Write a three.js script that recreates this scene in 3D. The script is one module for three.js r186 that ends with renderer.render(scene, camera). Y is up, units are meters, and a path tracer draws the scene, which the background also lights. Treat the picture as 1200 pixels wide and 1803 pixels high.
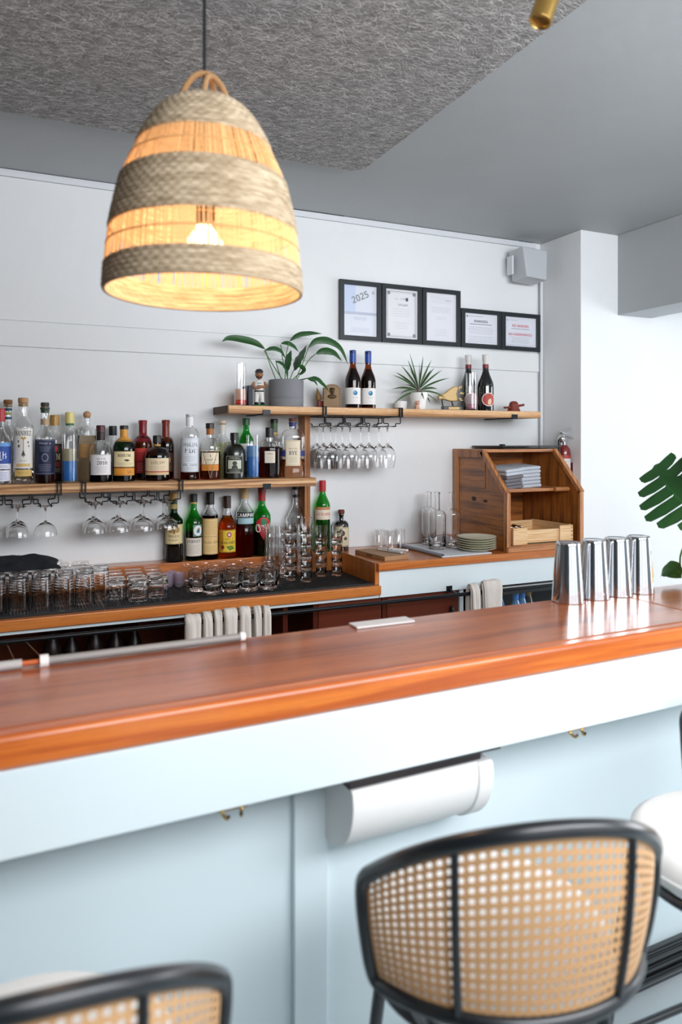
import * as THREE from 'three';
import { RoundedBoxGeometry } from 'three/addons/geometries/RoundedBoxGeometry.js';
import { mergeGeometries, mergeVertices } from 'three/addons/utils/BufferGeometryUtils.js';
import { RectAreaLightUniformsLib } from 'three/addons/lights/RectAreaLightUniformsLib.js';

// ---------------------------------------------------------------- camera, sky, daylight, exposure
const scene = new THREE.Scene();
const renderer = new THREE.WebGLRenderer({ antialias: true });
renderer.toneMapping = THREE.LinearToneMapping;
renderer.toneMappingExposure = 1.24;
renderer.shadowMap.enabled = true;
RectAreaLightUniformsLib.init();

// level camera with a lowered lens (upright lines stay upright); the back wall is the plane z = 0
const camera = new THREE.PerspectiveCamera(2 * Math.atan(901.5 / 1285) * 180 / Math.PI, 1200 / 1803, 0.05, 60);
camera.position.set(0, 1.55, 3.4);
camera.rotation.set(0, -24.65 * Math.PI / 180, 0);
camera.setViewOffset(1200, 1803, 0, 125.5, 1200, 1803);
camera.focus = 3.45;
camera.userData.fStop = 2.4;
scene.add(camera);

scene.background = new THREE.Color().setRGB(1.25, 1.32, 1.4);   // bright overcast sky outside the windows
function daylight(name, w, h, x, y, z, tx, ty, tz, power) {
  const l = new THREE.RectAreaLight(new THREE.Color().setRGB(0.97, 0.99, 1.03), power, w, h);
  l.name = name; l.position.set(x, y, z); l.lookAt(tx, ty, tz); l.castShadow = true; scene.add(l);
  return l;
}
daylight('added_high_window_light', 2.8, 0.84, 1.57, 2.18, 3.74, 1.57, 2.18, 0, 8.8);  // added key light, set high behind the camera for the shadow angles
daylight('side_window_daylight', 2.6, 1.7, 6.14, 1.4, 2.2, 0, 1.4, 2.2, 4.6);

// ---------------------------------------------------------------- helpers
const V3 = THREE.Vector3, V2 = THREE.Vector2, PI = Math.PI, TAU = PI * 2;
let seedState = 7;
function rnd() { seedState |= 0; seedState = seedState + 0x6D2B79F5 | 0; let t = Math.imul(seedState ^ seedState >>> 15, 1 | seedState); t = t + Math.imul(t ^ t >>> 7, 61 | t) ^ t; return ((t ^ t >>> 14) >>> 0) / 4294967296; }
const rr = (a, b) => a + (b - a) * rnd();
const lerp = (a, b, t) => a + (b - a) * t;
const used = {};
function numbered(name) { const n = used[name] = (used[name] ?? -1) + 1; return n ? name + '_' + String(n).padStart(3, '0') : name; }
function lit(o) { o.castShadow = true; o.receiveShadow = true; return o; }
function mesh(name, geo, mat, parent) { const m = lit(new THREE.Mesh(Array.isArray(geo) ? join(geo) : geo, mat)); m.name = name; if (parent) parent.add(m); return m; }
function tag(o, label, category, group) { o.userData.label = label; o.userData.category = category; if (group) o.userData.group = group; return o; }
function thing(name, label, category, [x, y, z] = [0, 0, 0], turn = 0, group) {
  const g = new THREE.Group(); g.name = numbered(name); g.position.set(x, y, z); g.rotation.y = turn; scene.add(g);
  return tag(g, label, category, group);
}
function solo(name, geo, mat, label, category, group) { const m = mesh(numbered(name), geo, mat); scene.add(m); return tag(m, label, category, group); }
function struct(name, geo, mat) { const m = mesh(name, geo, mat); scene.add(m); m.userData.kind = 'structure'; return m; }
function structGroup(name) { const g = new THREE.Group(); g.name = name; g.userData.kind = 'structure'; scene.add(g); return g; }
function copyOf(root, x, y, z, turn = 0) { const c = root.clone(); c.name = numbered(root.userData.base ?? root.name.replace(/_\d{3}$/, '')); c.position.set(x, y, z); c.rotation.y = turn; scene.add(c); return c; }
function join(list) {
  const gs = list.map((g) => { const q = g.index ? g.toNonIndexed() : g; for (const k of Object.keys(q.attributes)) if (!['position', 'normal', 'uv'].includes(k)) q.deleteAttribute(k); return q; });
  return mergeGeometries(gs);
}
const at = (g, x, y, z) => g.translate(x, y, z);
// a box by its centre, with rounded edges b and uv in metres (grain along axis)
function box(w, h, d, x = 0, y = 0, z = 0, b = 0, grain = 0) {
  const g = b > 0 ? new RoundedBoxGeometry(w, h, d, 2, b) : new THREE.BoxGeometry(w, h, d);
  g.translate(x, y, z);
  return metreUV(g, grain);
}
const span = (x0, x1, y0, y1, z0, z1, b = 0, grain = 0) => box(x1 - x0, y1 - y0, z1 - z0, (x0 + x1) / 2, (y0 + y1) / 2, (z0 + z1) / 2, b, grain);
// uv in metres; u runs along the grain axis (0 x, 1 y, 2 z)
function metreUV(g, grain = 0, ou = 0, ov = 0) {
  const p = g.attributes.position, n = g.attributes.normal, uv = new Float32Array(p.count * 2);
  for (let i = 0; i < p.count; i++) {
    const c = [p.getX(i), p.getY(i), p.getZ(i)], m = [Math.abs(n.getX(i)), Math.abs(n.getY(i)), Math.abs(n.getZ(i))];
    const k = m[0] > m[1] ? (m[0] > m[2] ? 0 : 2) : (m[1] > m[2] ? 1 : 2), ax = [0, 1, 2].filter((a) => a !== k);
    const a = ax.includes(grain) ? grain : ax[0], b = ax.find((q) => q !== a);
    uv[2 * i] = c[a] + ou + c[k] * 0.31; uv[2 * i + 1] = c[b] + ov + c[k] * 0.73;
  }
  g.setAttribute('uv', new THREE.BufferAttribute(uv, 2));
  return g;
}
const lathe = (pts, seg = 40) => new THREE.LatheGeometry(pts.map((p) => new V2(Math.max(p[0], 0), p[1])), seg);
const cyl = (r0, r1, h, seg = 24, open = false) => new THREE.CylinderGeometry(r1, r0, h, seg, 1, open);
function rod(a, b, r, seg = 8, r2 = r) {
  const A = new V3(...a), B = new V3(...b), d = B.clone().sub(A), g = new THREE.CylinderGeometry(r2, r, d.length(), seg);
  g.applyQuaternion(new THREE.Quaternion().setFromUnitVectors(new V3(0, 1, 0), d.clone().normalize()));
  return g.translate((a[0] + b[0]) / 2, (a[1] + b[1]) / 2, (a[2] + b[2]) / 2);
}
function tube(pts, r, seg = 8, n = pts.length * 6, closed = false) { return new THREE.TubeGeometry(new THREE.CatmullRomCurve3(pts.map((p) => new V3(...p)), closed, 'catmullrom', 0.5), n, r, seg, closed); }
// a bent wire through given corners with little rounded elbows
function wire(pts, r, seg = 6) {
  const path = new THREE.CurvePath(), P = pts.map((p) => new V3(...p)), k = r * 2.2;
  let from = P[0];
  for (let i = 1; i < P.length; i++) {
    if (i === P.length - 1) { path.add(new THREE.LineCurve3(from, P[i])); break; }
    const a = P[i].clone().add(P[i - 1].clone().sub(P[i]).setLength(k)), b = P[i].clone().add(P[i + 1].clone().sub(P[i]).setLength(k));
    path.add(new THREE.LineCurve3(from, a)); path.add(new THREE.QuadraticBezierCurve3(a, P[i], b)); from = b;
  }
  return new THREE.TubeGeometry(path, pts.length * 10, r, seg, false);
}
const ball = (r, x, y, z, sx = 1, sy = 1, sz = 1, seg = 16) => new THREE.SphereGeometry(r, seg, Math.ceil(seg * 0.7)).scale(sx, sy, sz).translate(x, y, z);
function extrude(pts, depth, bevel = 0, holes = []) {
  const s = new THREE.Shape(pts.map((p) => new V2(...p)));
  for (const h of holes) s.holes.push(new THREE.Path(h.map((p) => new V2(...p))));
  const g = new THREE.ExtrudeGeometry(s, { depth, bevelEnabled: bevel > 0, bevelThickness: bevel, bevelSize: bevel, bevelOffset: -bevel, bevelSegments: 2, curveSegments: 16 });
  return g;
}
// a surface f(u, v) -> [x, y, z] on a grid
function surface(f, nu, nv) {
  const p = [], uv = [], ix = [];
  for (let j = 0; j <= nv; j++) for (let i = 0; i <= nu; i++) { p.push(...f(i / nu, j / nv)); uv.push(i / nu, j / nv); }
  for (let j = 0; j < nv; j++) for (let i = 0; i < nu; i++) { const a = j * (nu + 1) + i, b = a + 1, c = a + nu + 1, d = c + 1; ix.push(a, b, d, a, d, c); }
  const g = new THREE.BufferGeometry();
  g.setAttribute('position', new THREE.Float32BufferAttribute(p, 3)); g.setAttribute('uv', new THREE.Float32BufferAttribute(uv, 2));
  g.setIndex(ix); g.computeVertexNormals();
  return g;
}

// ---------------------------------------------------------------- computed textures
const hash = (x, y, s) => { let h = Math.imul(x, 374761393) + Math.imul(y, 668265263) + Math.imul(s, 974634777) | 0; h = Math.imul(h ^ h >>> 13, 1274126177); return ((h ^ h >>> 16) >>> 0) / 4294967296; };
function noise(x, y, px, py, s) {   // value noise that repeats every px by py cells
  const xi = Math.floor(x), yi = Math.floor(y), fx = x - xi, fy = y - yi, u = fx * fx * (3 - 2 * fx), v = fy * fy * (3 - 2 * fy), m = (a, b) => ((a % b) + b) % b;
  const h = (a, b) => hash(m(a, px), m(b, py), s);
  return lerp(lerp(h(xi, yi), h(xi + 1, yi), u), lerp(h(xi, yi + 1), h(xi + 1, yi + 1), u), v);
}
const fbm = (u, v, fx, fy, o, s) => { let a = 0, w = 0.5, t = 0; for (let i = 0; i < o; i++, fx *= 2, fy *= 2, w *= 0.5) { a += w * noise(u * fx, v * fy, fx, fy, s + i); t += w; } return a / t; };
function dataTex(w, h, f, srgb = true, sizeU = 1, sizeV = 1) {
  const d = new Uint8Array(w * h * 4);
  for (let y = 0; y < h; y++) for (let x = 0; x < w; x++) { const c = f(x / w, y / h), i = (y * w + x) * 4; for (let k = 0; k < 3; k++) d[i + k] = Math.max(0, Math.min(255, c[k])); d[i + 3] = 255; }
  const t = new THREE.DataTexture(d, w, h); t.wrapS = t.wrapT = THREE.RepeatWrapping; t.magFilter = THREE.LinearFilter; t.minFilter = THREE.LinearMipmapLinearFilter;
  if (srgb) t.colorSpace = THREE.SRGBColorSpace;
  t.repeat.set(1 / sizeU, 1 / sizeV); t.needsUpdate = true;
  return t;
}
const hex = (s) => [parseInt(s.slice(1, 3), 16), parseInt(s.slice(3, 5), 16), parseInt(s.slice(5, 7), 16)];
const mix3 = (a, b, t) => a.map((x, i) => x + (b[i] - x) * t);
// wood: long grain along u; sizeU by sizeV metres
function woodTex(light, mid, dark, seed, sizeU = 1.2, sizeV = 0.3, streak = 1, w = 1024, h = 256) {
  const L = hex(light), M = hex(mid), D = hex(dark);
  return dataTex(w, h, (u, v) => {
    const warp = fbm(u, v, 2, 3, 3, seed) * 0.5, ring = fbm(u, v + warp * 0.35, 2, 14, 4, seed + 11), fine = fbm(u, v + warp * 0.1, 6, 110, 2, seed + 23), pore = fbm(u, v, 20, 128, 2, seed + 37);
    let c = mix3(M, L, Math.max(0, Math.min(1, (ring - 0.35) * 2.2)));
    c = mix3(c, D, Math.max(0, Math.min(1, (0.46 - ring) * 3.2 * streak)));
    c = mix3(c, D, Math.max(0, fine - 0.55) * 0.9 * streak);
    return mix3(c, D, pore > 0.68 ? 0.35 * streak : 0);
  }, true, sizeU, sizeV);
}
const canvasTex = (w, h, draw) => { const c = document.createElement('canvas'); c.width = w; c.height = h; const g = c.getContext('2d'); draw(g, w, h); const t = new THREE.CanvasTexture(c); t.colorSpace = THREE.SRGBColorSpace; t.wrapS = t.wrapT = THREE.ClampToEdgeWrapping; return t; };

// ---------------------------------------------------------------- materials
const std = (color, roughness = 0.6, extra = {}) => new THREE.MeshStandardMaterial({ color, roughness, ...extra });
const phys = (color, roughness, extra) => new THREE.MeshPhysicalMaterial({ color, roughness, ...extra });
const lin = (r, g, b) => new THREE.Color().setRGB(r, g, b);
const plasterBump = dataTex(512, 512, (u, v) => { const n = 255 * (0.6 * fbm(u, v, 24, 24, 4, 3) + 0.4 * fbm(u, v, 4, 4, 2, 5)); return [n, n, n]; }, false, 1, 1);
const wallTint = (base, amt, s) => { const B = hex(base); return dataTex(512, 512, (u, v) => { const n = (fbm(u, v, 5, 5, 4, s) - 0.5) * amt; return B.map((c) => c + n); }, true, 1.6, 1.6); };
const M = {
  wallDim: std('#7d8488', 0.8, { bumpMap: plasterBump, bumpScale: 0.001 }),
  wall: std(0xffffff, 0.72, { map: wallTint('#eaedee', 6, 41), bumpMap: plasterBump, bumpScale: 0.0012 }),
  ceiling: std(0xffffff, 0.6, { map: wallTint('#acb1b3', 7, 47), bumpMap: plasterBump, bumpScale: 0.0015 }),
  trim: std('#dfe2e6', 0.5),
  floor: std('#bcc6c9', 0.35, {}),
  barPaint: std('#dceaee', 0.42, { bumpMap: plasterBump, bumpScale: 0.0004 }),
  black: std('#14171a', 0.4),
  blackMetal: std('#1b1f23', 0.35, { metalness: 0.6 }),
  steel: std('#dcdddf', 0.09, { metalness: 1 }),
  chrome: std('#e8e8ea', 0.06, { metalness: 1 }),
  brass: std('#c9a35c', 0.25, { metalness: 1 }),
  barTop: phys(0xffffff, 0.3, { map: woodTex('#be6a33', '#ab5827', '#6f3015', 5, 1.6, 0.42, 0.8), clearcoat: 1, clearcoatRoughness: 0.16 }),
  barEdge: phys(0xffffff, 0.35, { map: woodTex('#df8434', '#d06c26', '#9c4314', 15, 1.4, 0.25, 0.7), clearcoat: 0.8, clearcoatRoughness: 0.2 }),
  counterWood: phys(0xffffff, 0.35, { map: woodTex('#d08340', '#c06c2a', '#8a4216', 25, 1.2, 0.25, 0.8), clearcoat: 0.7, clearcoatRoughness: 0.15 }),
  shelfWood: std(0xffffff, 0.55, { map: woodTex('#e6bf94', '#d2a26c', '#84552e', 35, 0.9, 0.14, 1.1) }),
  endGrain: std(0xffffff, 0.7, { map: woodTex('#6b4a2a', '#4f3319', '#24150a', 36, 0.15, 0.1, 1) }),
  postWood: std(0xffffff, 0.5, { map: woodTex('#b8783c', '#a5672f', '#6f3f18', 38, 0.9, 0.2, 0.7) }),
  pineDark: phys(0xffffff, 0.45, { map: woodTex('#b8722f', '#9a5a22', '#4e280d', 45, 0.6, 0.16, 1), clearcoat: 0.35, clearcoatRoughness: 0.3 }),
  pineEdge: phys(0xffffff, 0.45, { map: woodTex('#c98a55', '#b37440', '#703a18', 46, 0.5, 0.1, 0.9), clearcoat: 0.35, clearcoatRoughness: 0.3 }),
  paleWood: std(0xffffff, 0.55, { map: woodTex('#efcfa2', '#e4bd8b', '#bb8750', 48, 0.4, 0.1, 0.7) }),
  boardWood: std(0xffffff, 0.6, { map: woodTex('#b48a62', '#a27a54', '#75522f', 49, 0.4, 0.1, 0.7) }),
  glass: phys(0xffffff, 0.02, { transmission: 1, thickness: 0, ior: 1.5 }),
  tumbler: phys('#fdfdfd', 0, { transmission: 1, thickness: 0, ior: 2.1 }),
  coolerGlass: phys(0xffffff, 0, { transmission: 1, thickness: 0, ior: 1.5, specularIntensity: 0.35 }),
  glassThick: phys(0xffffff, 0, { transmission: 1, thickness: 0.01, ior: 1.5 }),
  glassEtched: phys('#eee8f2', 0.25, { transmission: 0.85, thickness: 0, ior: 1.5 }),
  green: phys(lin(0.10, 0.56, 0.16), 0.03, { transmission: 1, thickness: 0, ior: 1.5 }),
  darkGreen: phys(lin(0.04, 0.16, 0.06), 0.03, { transmission: 1, thickness: 0, ior: 1.5 }),
  brownGlass: phys(lin(0.42, 0.17, 0.035), 0.03, { transmission: 1, thickness: 0, ior: 1.5 }),
  blackGlass: phys('#0c0f0c', 0.06, { clearcoat: 1, clearcoatRoughness: 0.03 }),
  olive: phys('#12180e', 0.3, { clearcoat: 0.8, clearcoatRoughness: 0.1 }),
  towel: std('#d9d3cb', 0.95, { bumpMap: plasterBump, bumpScale: 0.002 }),
  napkin: std('#c3c9d2', 0.95, { bumpMap: plasterBump, bumpScale: 0.002 }),
  darkCloth: std('#11141a', 0.95, { bumpMap: plasterBump, bumpScale: 0.003 }),
  white: std('#eeeeec', 0.45),
};
function tinted(base, color) { const m = base.clone(); m.color.set(color); return m; }
const liquidMats = {};
function liquid(color, dist) { return liquidMats[color + dist] ??= phys(0xffffff, 0.0, { transmission: 1, thickness: 0.03, ior: 1.36, attenuationColor: new THREE.Color(color), attenuationDistance: dist }); }
const capMats = {};
const capMat = (c, r = 0.4, metalness = 0) => capMats[c + r + metalness] ??= std(c, r, { metalness });
// ================================================================ the room
const CEIL = 2.7, XR = 2.8415, ZC = 0.3345;   // ceiling height; the recess ends at XR, beyond it the wall stands at ZC
{
  struct('wall_back', span(-3.3, XR + 0.01, 0, CEIL, -0.15, 0), M.wall);
  struct('trim_2', span(-3.1, 2.815, 2.062, 2.665, 0, 0.006, 0.002), M.wall);
  struct('trim_3', span(-3.1, 2.832, 1.951, 2.058, 0, 0.012, 0.002), M.wall);
  struct('trim_4', span(-3.1, 2.815, 1.002, 1.948, 0, 0.0055, 0.002), M.wall);
  const t1 = struct('trim_1', span(-3.1, 2.80, 2.668, 2.698, 0, 0.014, 0.003), M.trim);
  for (const [a, b] of [[1.27, 1.57], [2.68, 2.78]]) mesh('open_joint', span(a, b, 2.6965, 2.6995, 0.002, 0.0145), M.black, t1);
  struct('wall_right', span(XR, 6.2, 0, CEIL, -0.15, ZC, 0.004), M.wall);
  struct('wall_left', span(-3.3, -3.1, 0, CEIL, 0, 3.8), M.wallDim);
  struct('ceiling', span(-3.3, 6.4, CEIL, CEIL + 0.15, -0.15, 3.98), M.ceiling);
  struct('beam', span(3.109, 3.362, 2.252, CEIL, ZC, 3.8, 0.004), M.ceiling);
  struct('floor', span(-3.3, 6.4, -0.12, 0, -0.15, 3.98), M.floor);
  // street wall behind the camera; high window band added for the key light
  const f = structGroup('wall_front'), Z0 = 3.8, Z1 = 3.98, X0 = 0.1, X1 = 3.04, Y0 = 1.72, Y1 = 2.64, G0 = 0.35, G1 = 1.62;
  mesh('wall_section', span(-3.3, X0, 0, CEIL, Z0, Z1), M.wallDim, f); mesh('wall_section', span(X1, 6.4, 0, CEIL, Z0, Z1), M.wallDim, f);
  mesh('wall_section', span(X0, X1, 0, G0, Z0, Z1), M.wallDim, f); mesh('wall_section', span(X0, X1, G1, Y0, Z0, Z1), M.wallDim, f); mesh('wall_section', span(X0, X1, Y1, CEIL, Z0, Z1), M.wallDim, f);
  const s = structGroup('wall_side'), S0 = 0.8, S1 = 3.6;
  mesh('wall_section', span(6.2, 6.4, 0, CEIL, -0.15, S0), M.wall, s); mesh('wall_section', span(6.2, 6.4, 0, CEIL, S1, Z1), M.wall, s);
  mesh('wall_section', span(6.2, 6.4, 0, 0.5, S0, S1), M.wall, s); mesh('wall_section', span(6.2, 6.4, 2.3, CEIL, S0, S1), M.wall, s);
  const pane = phys(0xffffff, 0.0, { transmission: 1, thickness: 0, ior: 1.5 });
  const w1 = structGroup('added_window_1');  // unseen high window, added to carry the key light
  for (const x of [X0 + 0.03, 1.08, 2.06, X1 - 0.03]) mesh('mullion', span(x - 0.03, x + 0.03, Y0, Y1, Z0 + 0.03, Z0 + 0.1, 0.004), M.black, w1);
  for (const y of [Y0 + 0.03, Y1 - 0.03]) mesh('window_frame', span(X0, X1, y - 0.03, y + 0.03, Z0 + 0.03, Z0 + 0.1, 0.004), M.black, w1);
  for (const [a, b] of [[X0 + 0.06, 1.05], [1.11, 2.03], [2.09, X1 - 0.06]]) mesh('pane', span(a, b, Y0 + 0.06, Y1 - 0.06, Z0 + 0.06, Z0 + 0.065), pane, w1);
  const w3 = structGroup('window_3');
  for (const x of [X0 + 0.03, 1.08, 2.06, X1 - 0.03]) mesh('mullion', span(x - 0.03, x + 0.03, G0, G1, Z0 + 0.03, Z0 + 0.1, 0.004), M.black, w3);
  for (const y of [G0 + 0.03, G1 - 0.03]) mesh('window_frame', span(X0, X1, y - 0.03, y + 0.03, Z0 + 0.03, Z0 + 0.1, 0.004), M.black, w3);
  for (const [a, b] of [[X0 + 0.06, 1.05], [1.11, 2.03], [2.09, X1 - 0.06]]) mesh('pane', span(a, b, G0 + 0.06, G1 - 0.06, Z0 + 0.06, Z0 + 0.065), pane, w3);
  const w2 = structGroup('window_2');
  for (const z of [S0 + 0.03, 2.2, S1 - 0.03]) mesh('mullion', span(6.22, 6.3, 0.5, 2.3, z - 0.03, z + 0.03, 0.004), M.trim, w2);
  for (const y of [0.53, 2.27]) mesh('window_frame', span(6.22, 6.3, y - 0.03, y + 0.03, S0, S1, 0.004), M.trim, w2);
  for (const [a, b] of [[S0 + 0.06, 2.17], [2.23, S1 - 0.06]]) mesh('pane', span(6.255, 6.26, 0.56, 2.24, a, b), pane, w2);
}
// fibrous acoustic felt sheet on the ceiling above the bar
{
  const W = 1024, f = new Float32Array(W * W).fill(0.32);
  for (let k = 0; k < 52000; k++) {
    const x = rnd() * W, y = rnd() * W, a = (rnd() + rnd() - 1) * 1.0 + 0.25, n = 10 + rnd() * 22, v = rr(-0.26, 0.42), c = Math.cos(a), s = Math.sin(a), bend = rr(-0.03, 0.03);
    for (let i = 0; i < n; i++) { const q = a + bend * i, X = Math.round(x + Math.cos(q) * i) & 1023, Y = Math.round(y + Math.sin(q) * i) & 1023, j = Y * W + X; f[j] = f[j] * 0.45 + (0.42 + v) * 0.55; }
  }
  const look = (u, v) => f[(Math.floor(v * W) & 1023) * W + (Math.floor(u * W) & 1023)];
  const map = dataTex(W, W, (u, v) => { const n = 44 + 320 * Math.max(0, look(u, v) - 0.06); return [n, n * 0.995, n * 0.985]; }, true, 1.5, 1.5);
  const bump = dataTex(W, W, (u, v) => { const n = 255 * look(u, v); return [n, n, n]; }, false, 1.5, 1.5);
  const felt = std(0xffffff, 1, { map, bumpMap: bump, bumpScale: 0.008 });
  const shape = [[-3.05, -0.675], [1.29, -0.675], [1.337, -0.72], [1.337, -3.75], [-3.05, -3.75]].map(([x, z]) => [x, z]);
  const g = extrude(shape, 0.032, 0.004).rotateX(-PI / 2).translate(0, CEIL - 0.033, 0);
  solo('ceiling_panel', metreUV(g, 0), felt, 'grey fibrous felt acoustic panel fixed flat to the ceiling', 'acoustic panel');
}
// white conduit in the corner of the recess
solo('conduit_pipe', rod([2.83, 0.99, 0.026], [2.83, 2.55, 0.026], 0.0095, 12), M.trim, 'thin white conduit pipe running down the wall corner below the speaker', 'pipe');
// ================================================================ the bar in front
const BAR = 1.44 * PI / 180;
const barPoint = (x, y, z) => { const c = Math.cos(BAR), s = Math.sin(BAR); return [x * c + z * s, y, 2.101 - x * s + z * c]; };   // local: z = 0 is the guests' edge, minus is towards the back wall
{
  const b = thing('bar_counter', 'long bar with a polished red-brown wooden top and pale blue painted front', 'bar', [0, 0, 2.101], BAR);
  const back = -0.402, x0 = -2.6, x1 = 3.0, seam = 1.745;
  const topPart = (a, c) => mesh('top_board', metreUV(new RoundedBoxGeometry(c - a, 0.05, -back - 0.042, 3, 0.006).translate((a + c) / 2, 1.045, (back - 0.042) / 2), 0, a * 0.37), M.barTop, b);
  topPart(x0, seam - 0.0008); topPart(seam + 0.0008, x1);
  const edge = (a, c) => mesh('edge_board', metreUV(new RoundedBoxGeometry(c - a, 0.0575, 0.04, 4, 0.011).translate((a + c) / 2, 1.0425, -0.02), 0, a), M.barEdge, b);
  edge(x0, seam - 0.0008); edge(seam + 0.0008, x1);
  mesh('apron', span(x0, x1, 0.868, 1.0135, -0.03, -0.004, 0.003), M.barPaint, b);
  mesh('underside', span(x0, x1, 1.0, 1.02, back + 0.01, -0.03), M.barPaint, b);
  mesh('front_wall', span(x0, x1, 0, 1.0, -0.30, -0.19, 0), M.barPaint, b);
  mesh('inner_panel', span(x0, x1, 0.02, 1.0, -0.32, -0.302), M.counterWood, b);
  mesh('pilaster', span(0.575, 0.655, 0.115, 0.868, -0.19, -0.172, 0.003), M.barPaint, b);
  const bb = mesh('baseboard', span(x0, x1, 0, 0.105, -0.192, -0.17, 0.006), phys('#0b0b0d', 0.16, { clearcoat: 1, clearcoatRoughness: 0.08 }), b);
  for (const [y, d] of [[0.03, 0.012], [0.06, 0.009], [0.088, 0.006]]) mesh('moulding', rod([x0, y, -0.17], [x1, y, -0.17], d, 10), bb.material, bb);
}
// rounded white housing under the apron
{
  const h = thing('paper_roll_housing', 'white rounded housing with a dark slot under the bar apron', 'housing', barPoint(0.652, 0.02, 0), BAR);
  const prof = [[-0.188, 0.806], [-0.045, 0.806]], c = [-0.165, 0.775], R = 0.128;
  for (let i = 0; i <= 60; i++) { const a = lerp(0.20, -1.45, i / 60); prof.push([c[0] + Math.cos(a) * R * 1.0, c[1] + Math.sin(a) * R]); }
  prof.push([-0.188, 0.648]);
  const body = (w, x, k = 1) => extrude(prof.map(([z, y]) => [-(z + 0.188) * k + 0.188, (y - 0.806) * k + 0.806]), w, 0.003).rotateY(PI / 2).translate(x, 0, 0);
  mesh('body', body(0.315, 0), M.white, h);
  mesh('end_cap', body(0.034, 0.316, 1.03), M.white, h);
  mesh('slot', span(-0.006, 0.33, 0.806, 0.828, -0.16, -0.05, 0.003), std('#2a2426', 0.4), h);
  mesh('slot_rail', span(-0.02, 0.375, 0.828, 0.846, -0.15, -0.034, 0.003), std('#3a3233', 0.35), h);
}
// brass hooks under the apron
for (const [x, w] of [[0.385, 'beside the pilaster'], [1.235, 'to the far side of the rounded housing']]) {
  const p = barPoint(x, 0.868, -0.02), h = thing('coat_hook', `small double hook under the bar apron ${w}`, 'hook', p, BAR);
  mesh('plate', span(-0.03, 0.03, -0.006, 0, -0.008, 0.008, 0.001), M.brass, h);
  for (const s of [-1, 1]) mesh('prong', tube([[s * 0.018, -0.004, 0], [s * 0.018, -0.012, 0.004], [s * 0.014, -0.017, 0.014], [s * 0.012, -0.011, 0.02]], 0.0032, 8), M.brass, h);
}
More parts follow.
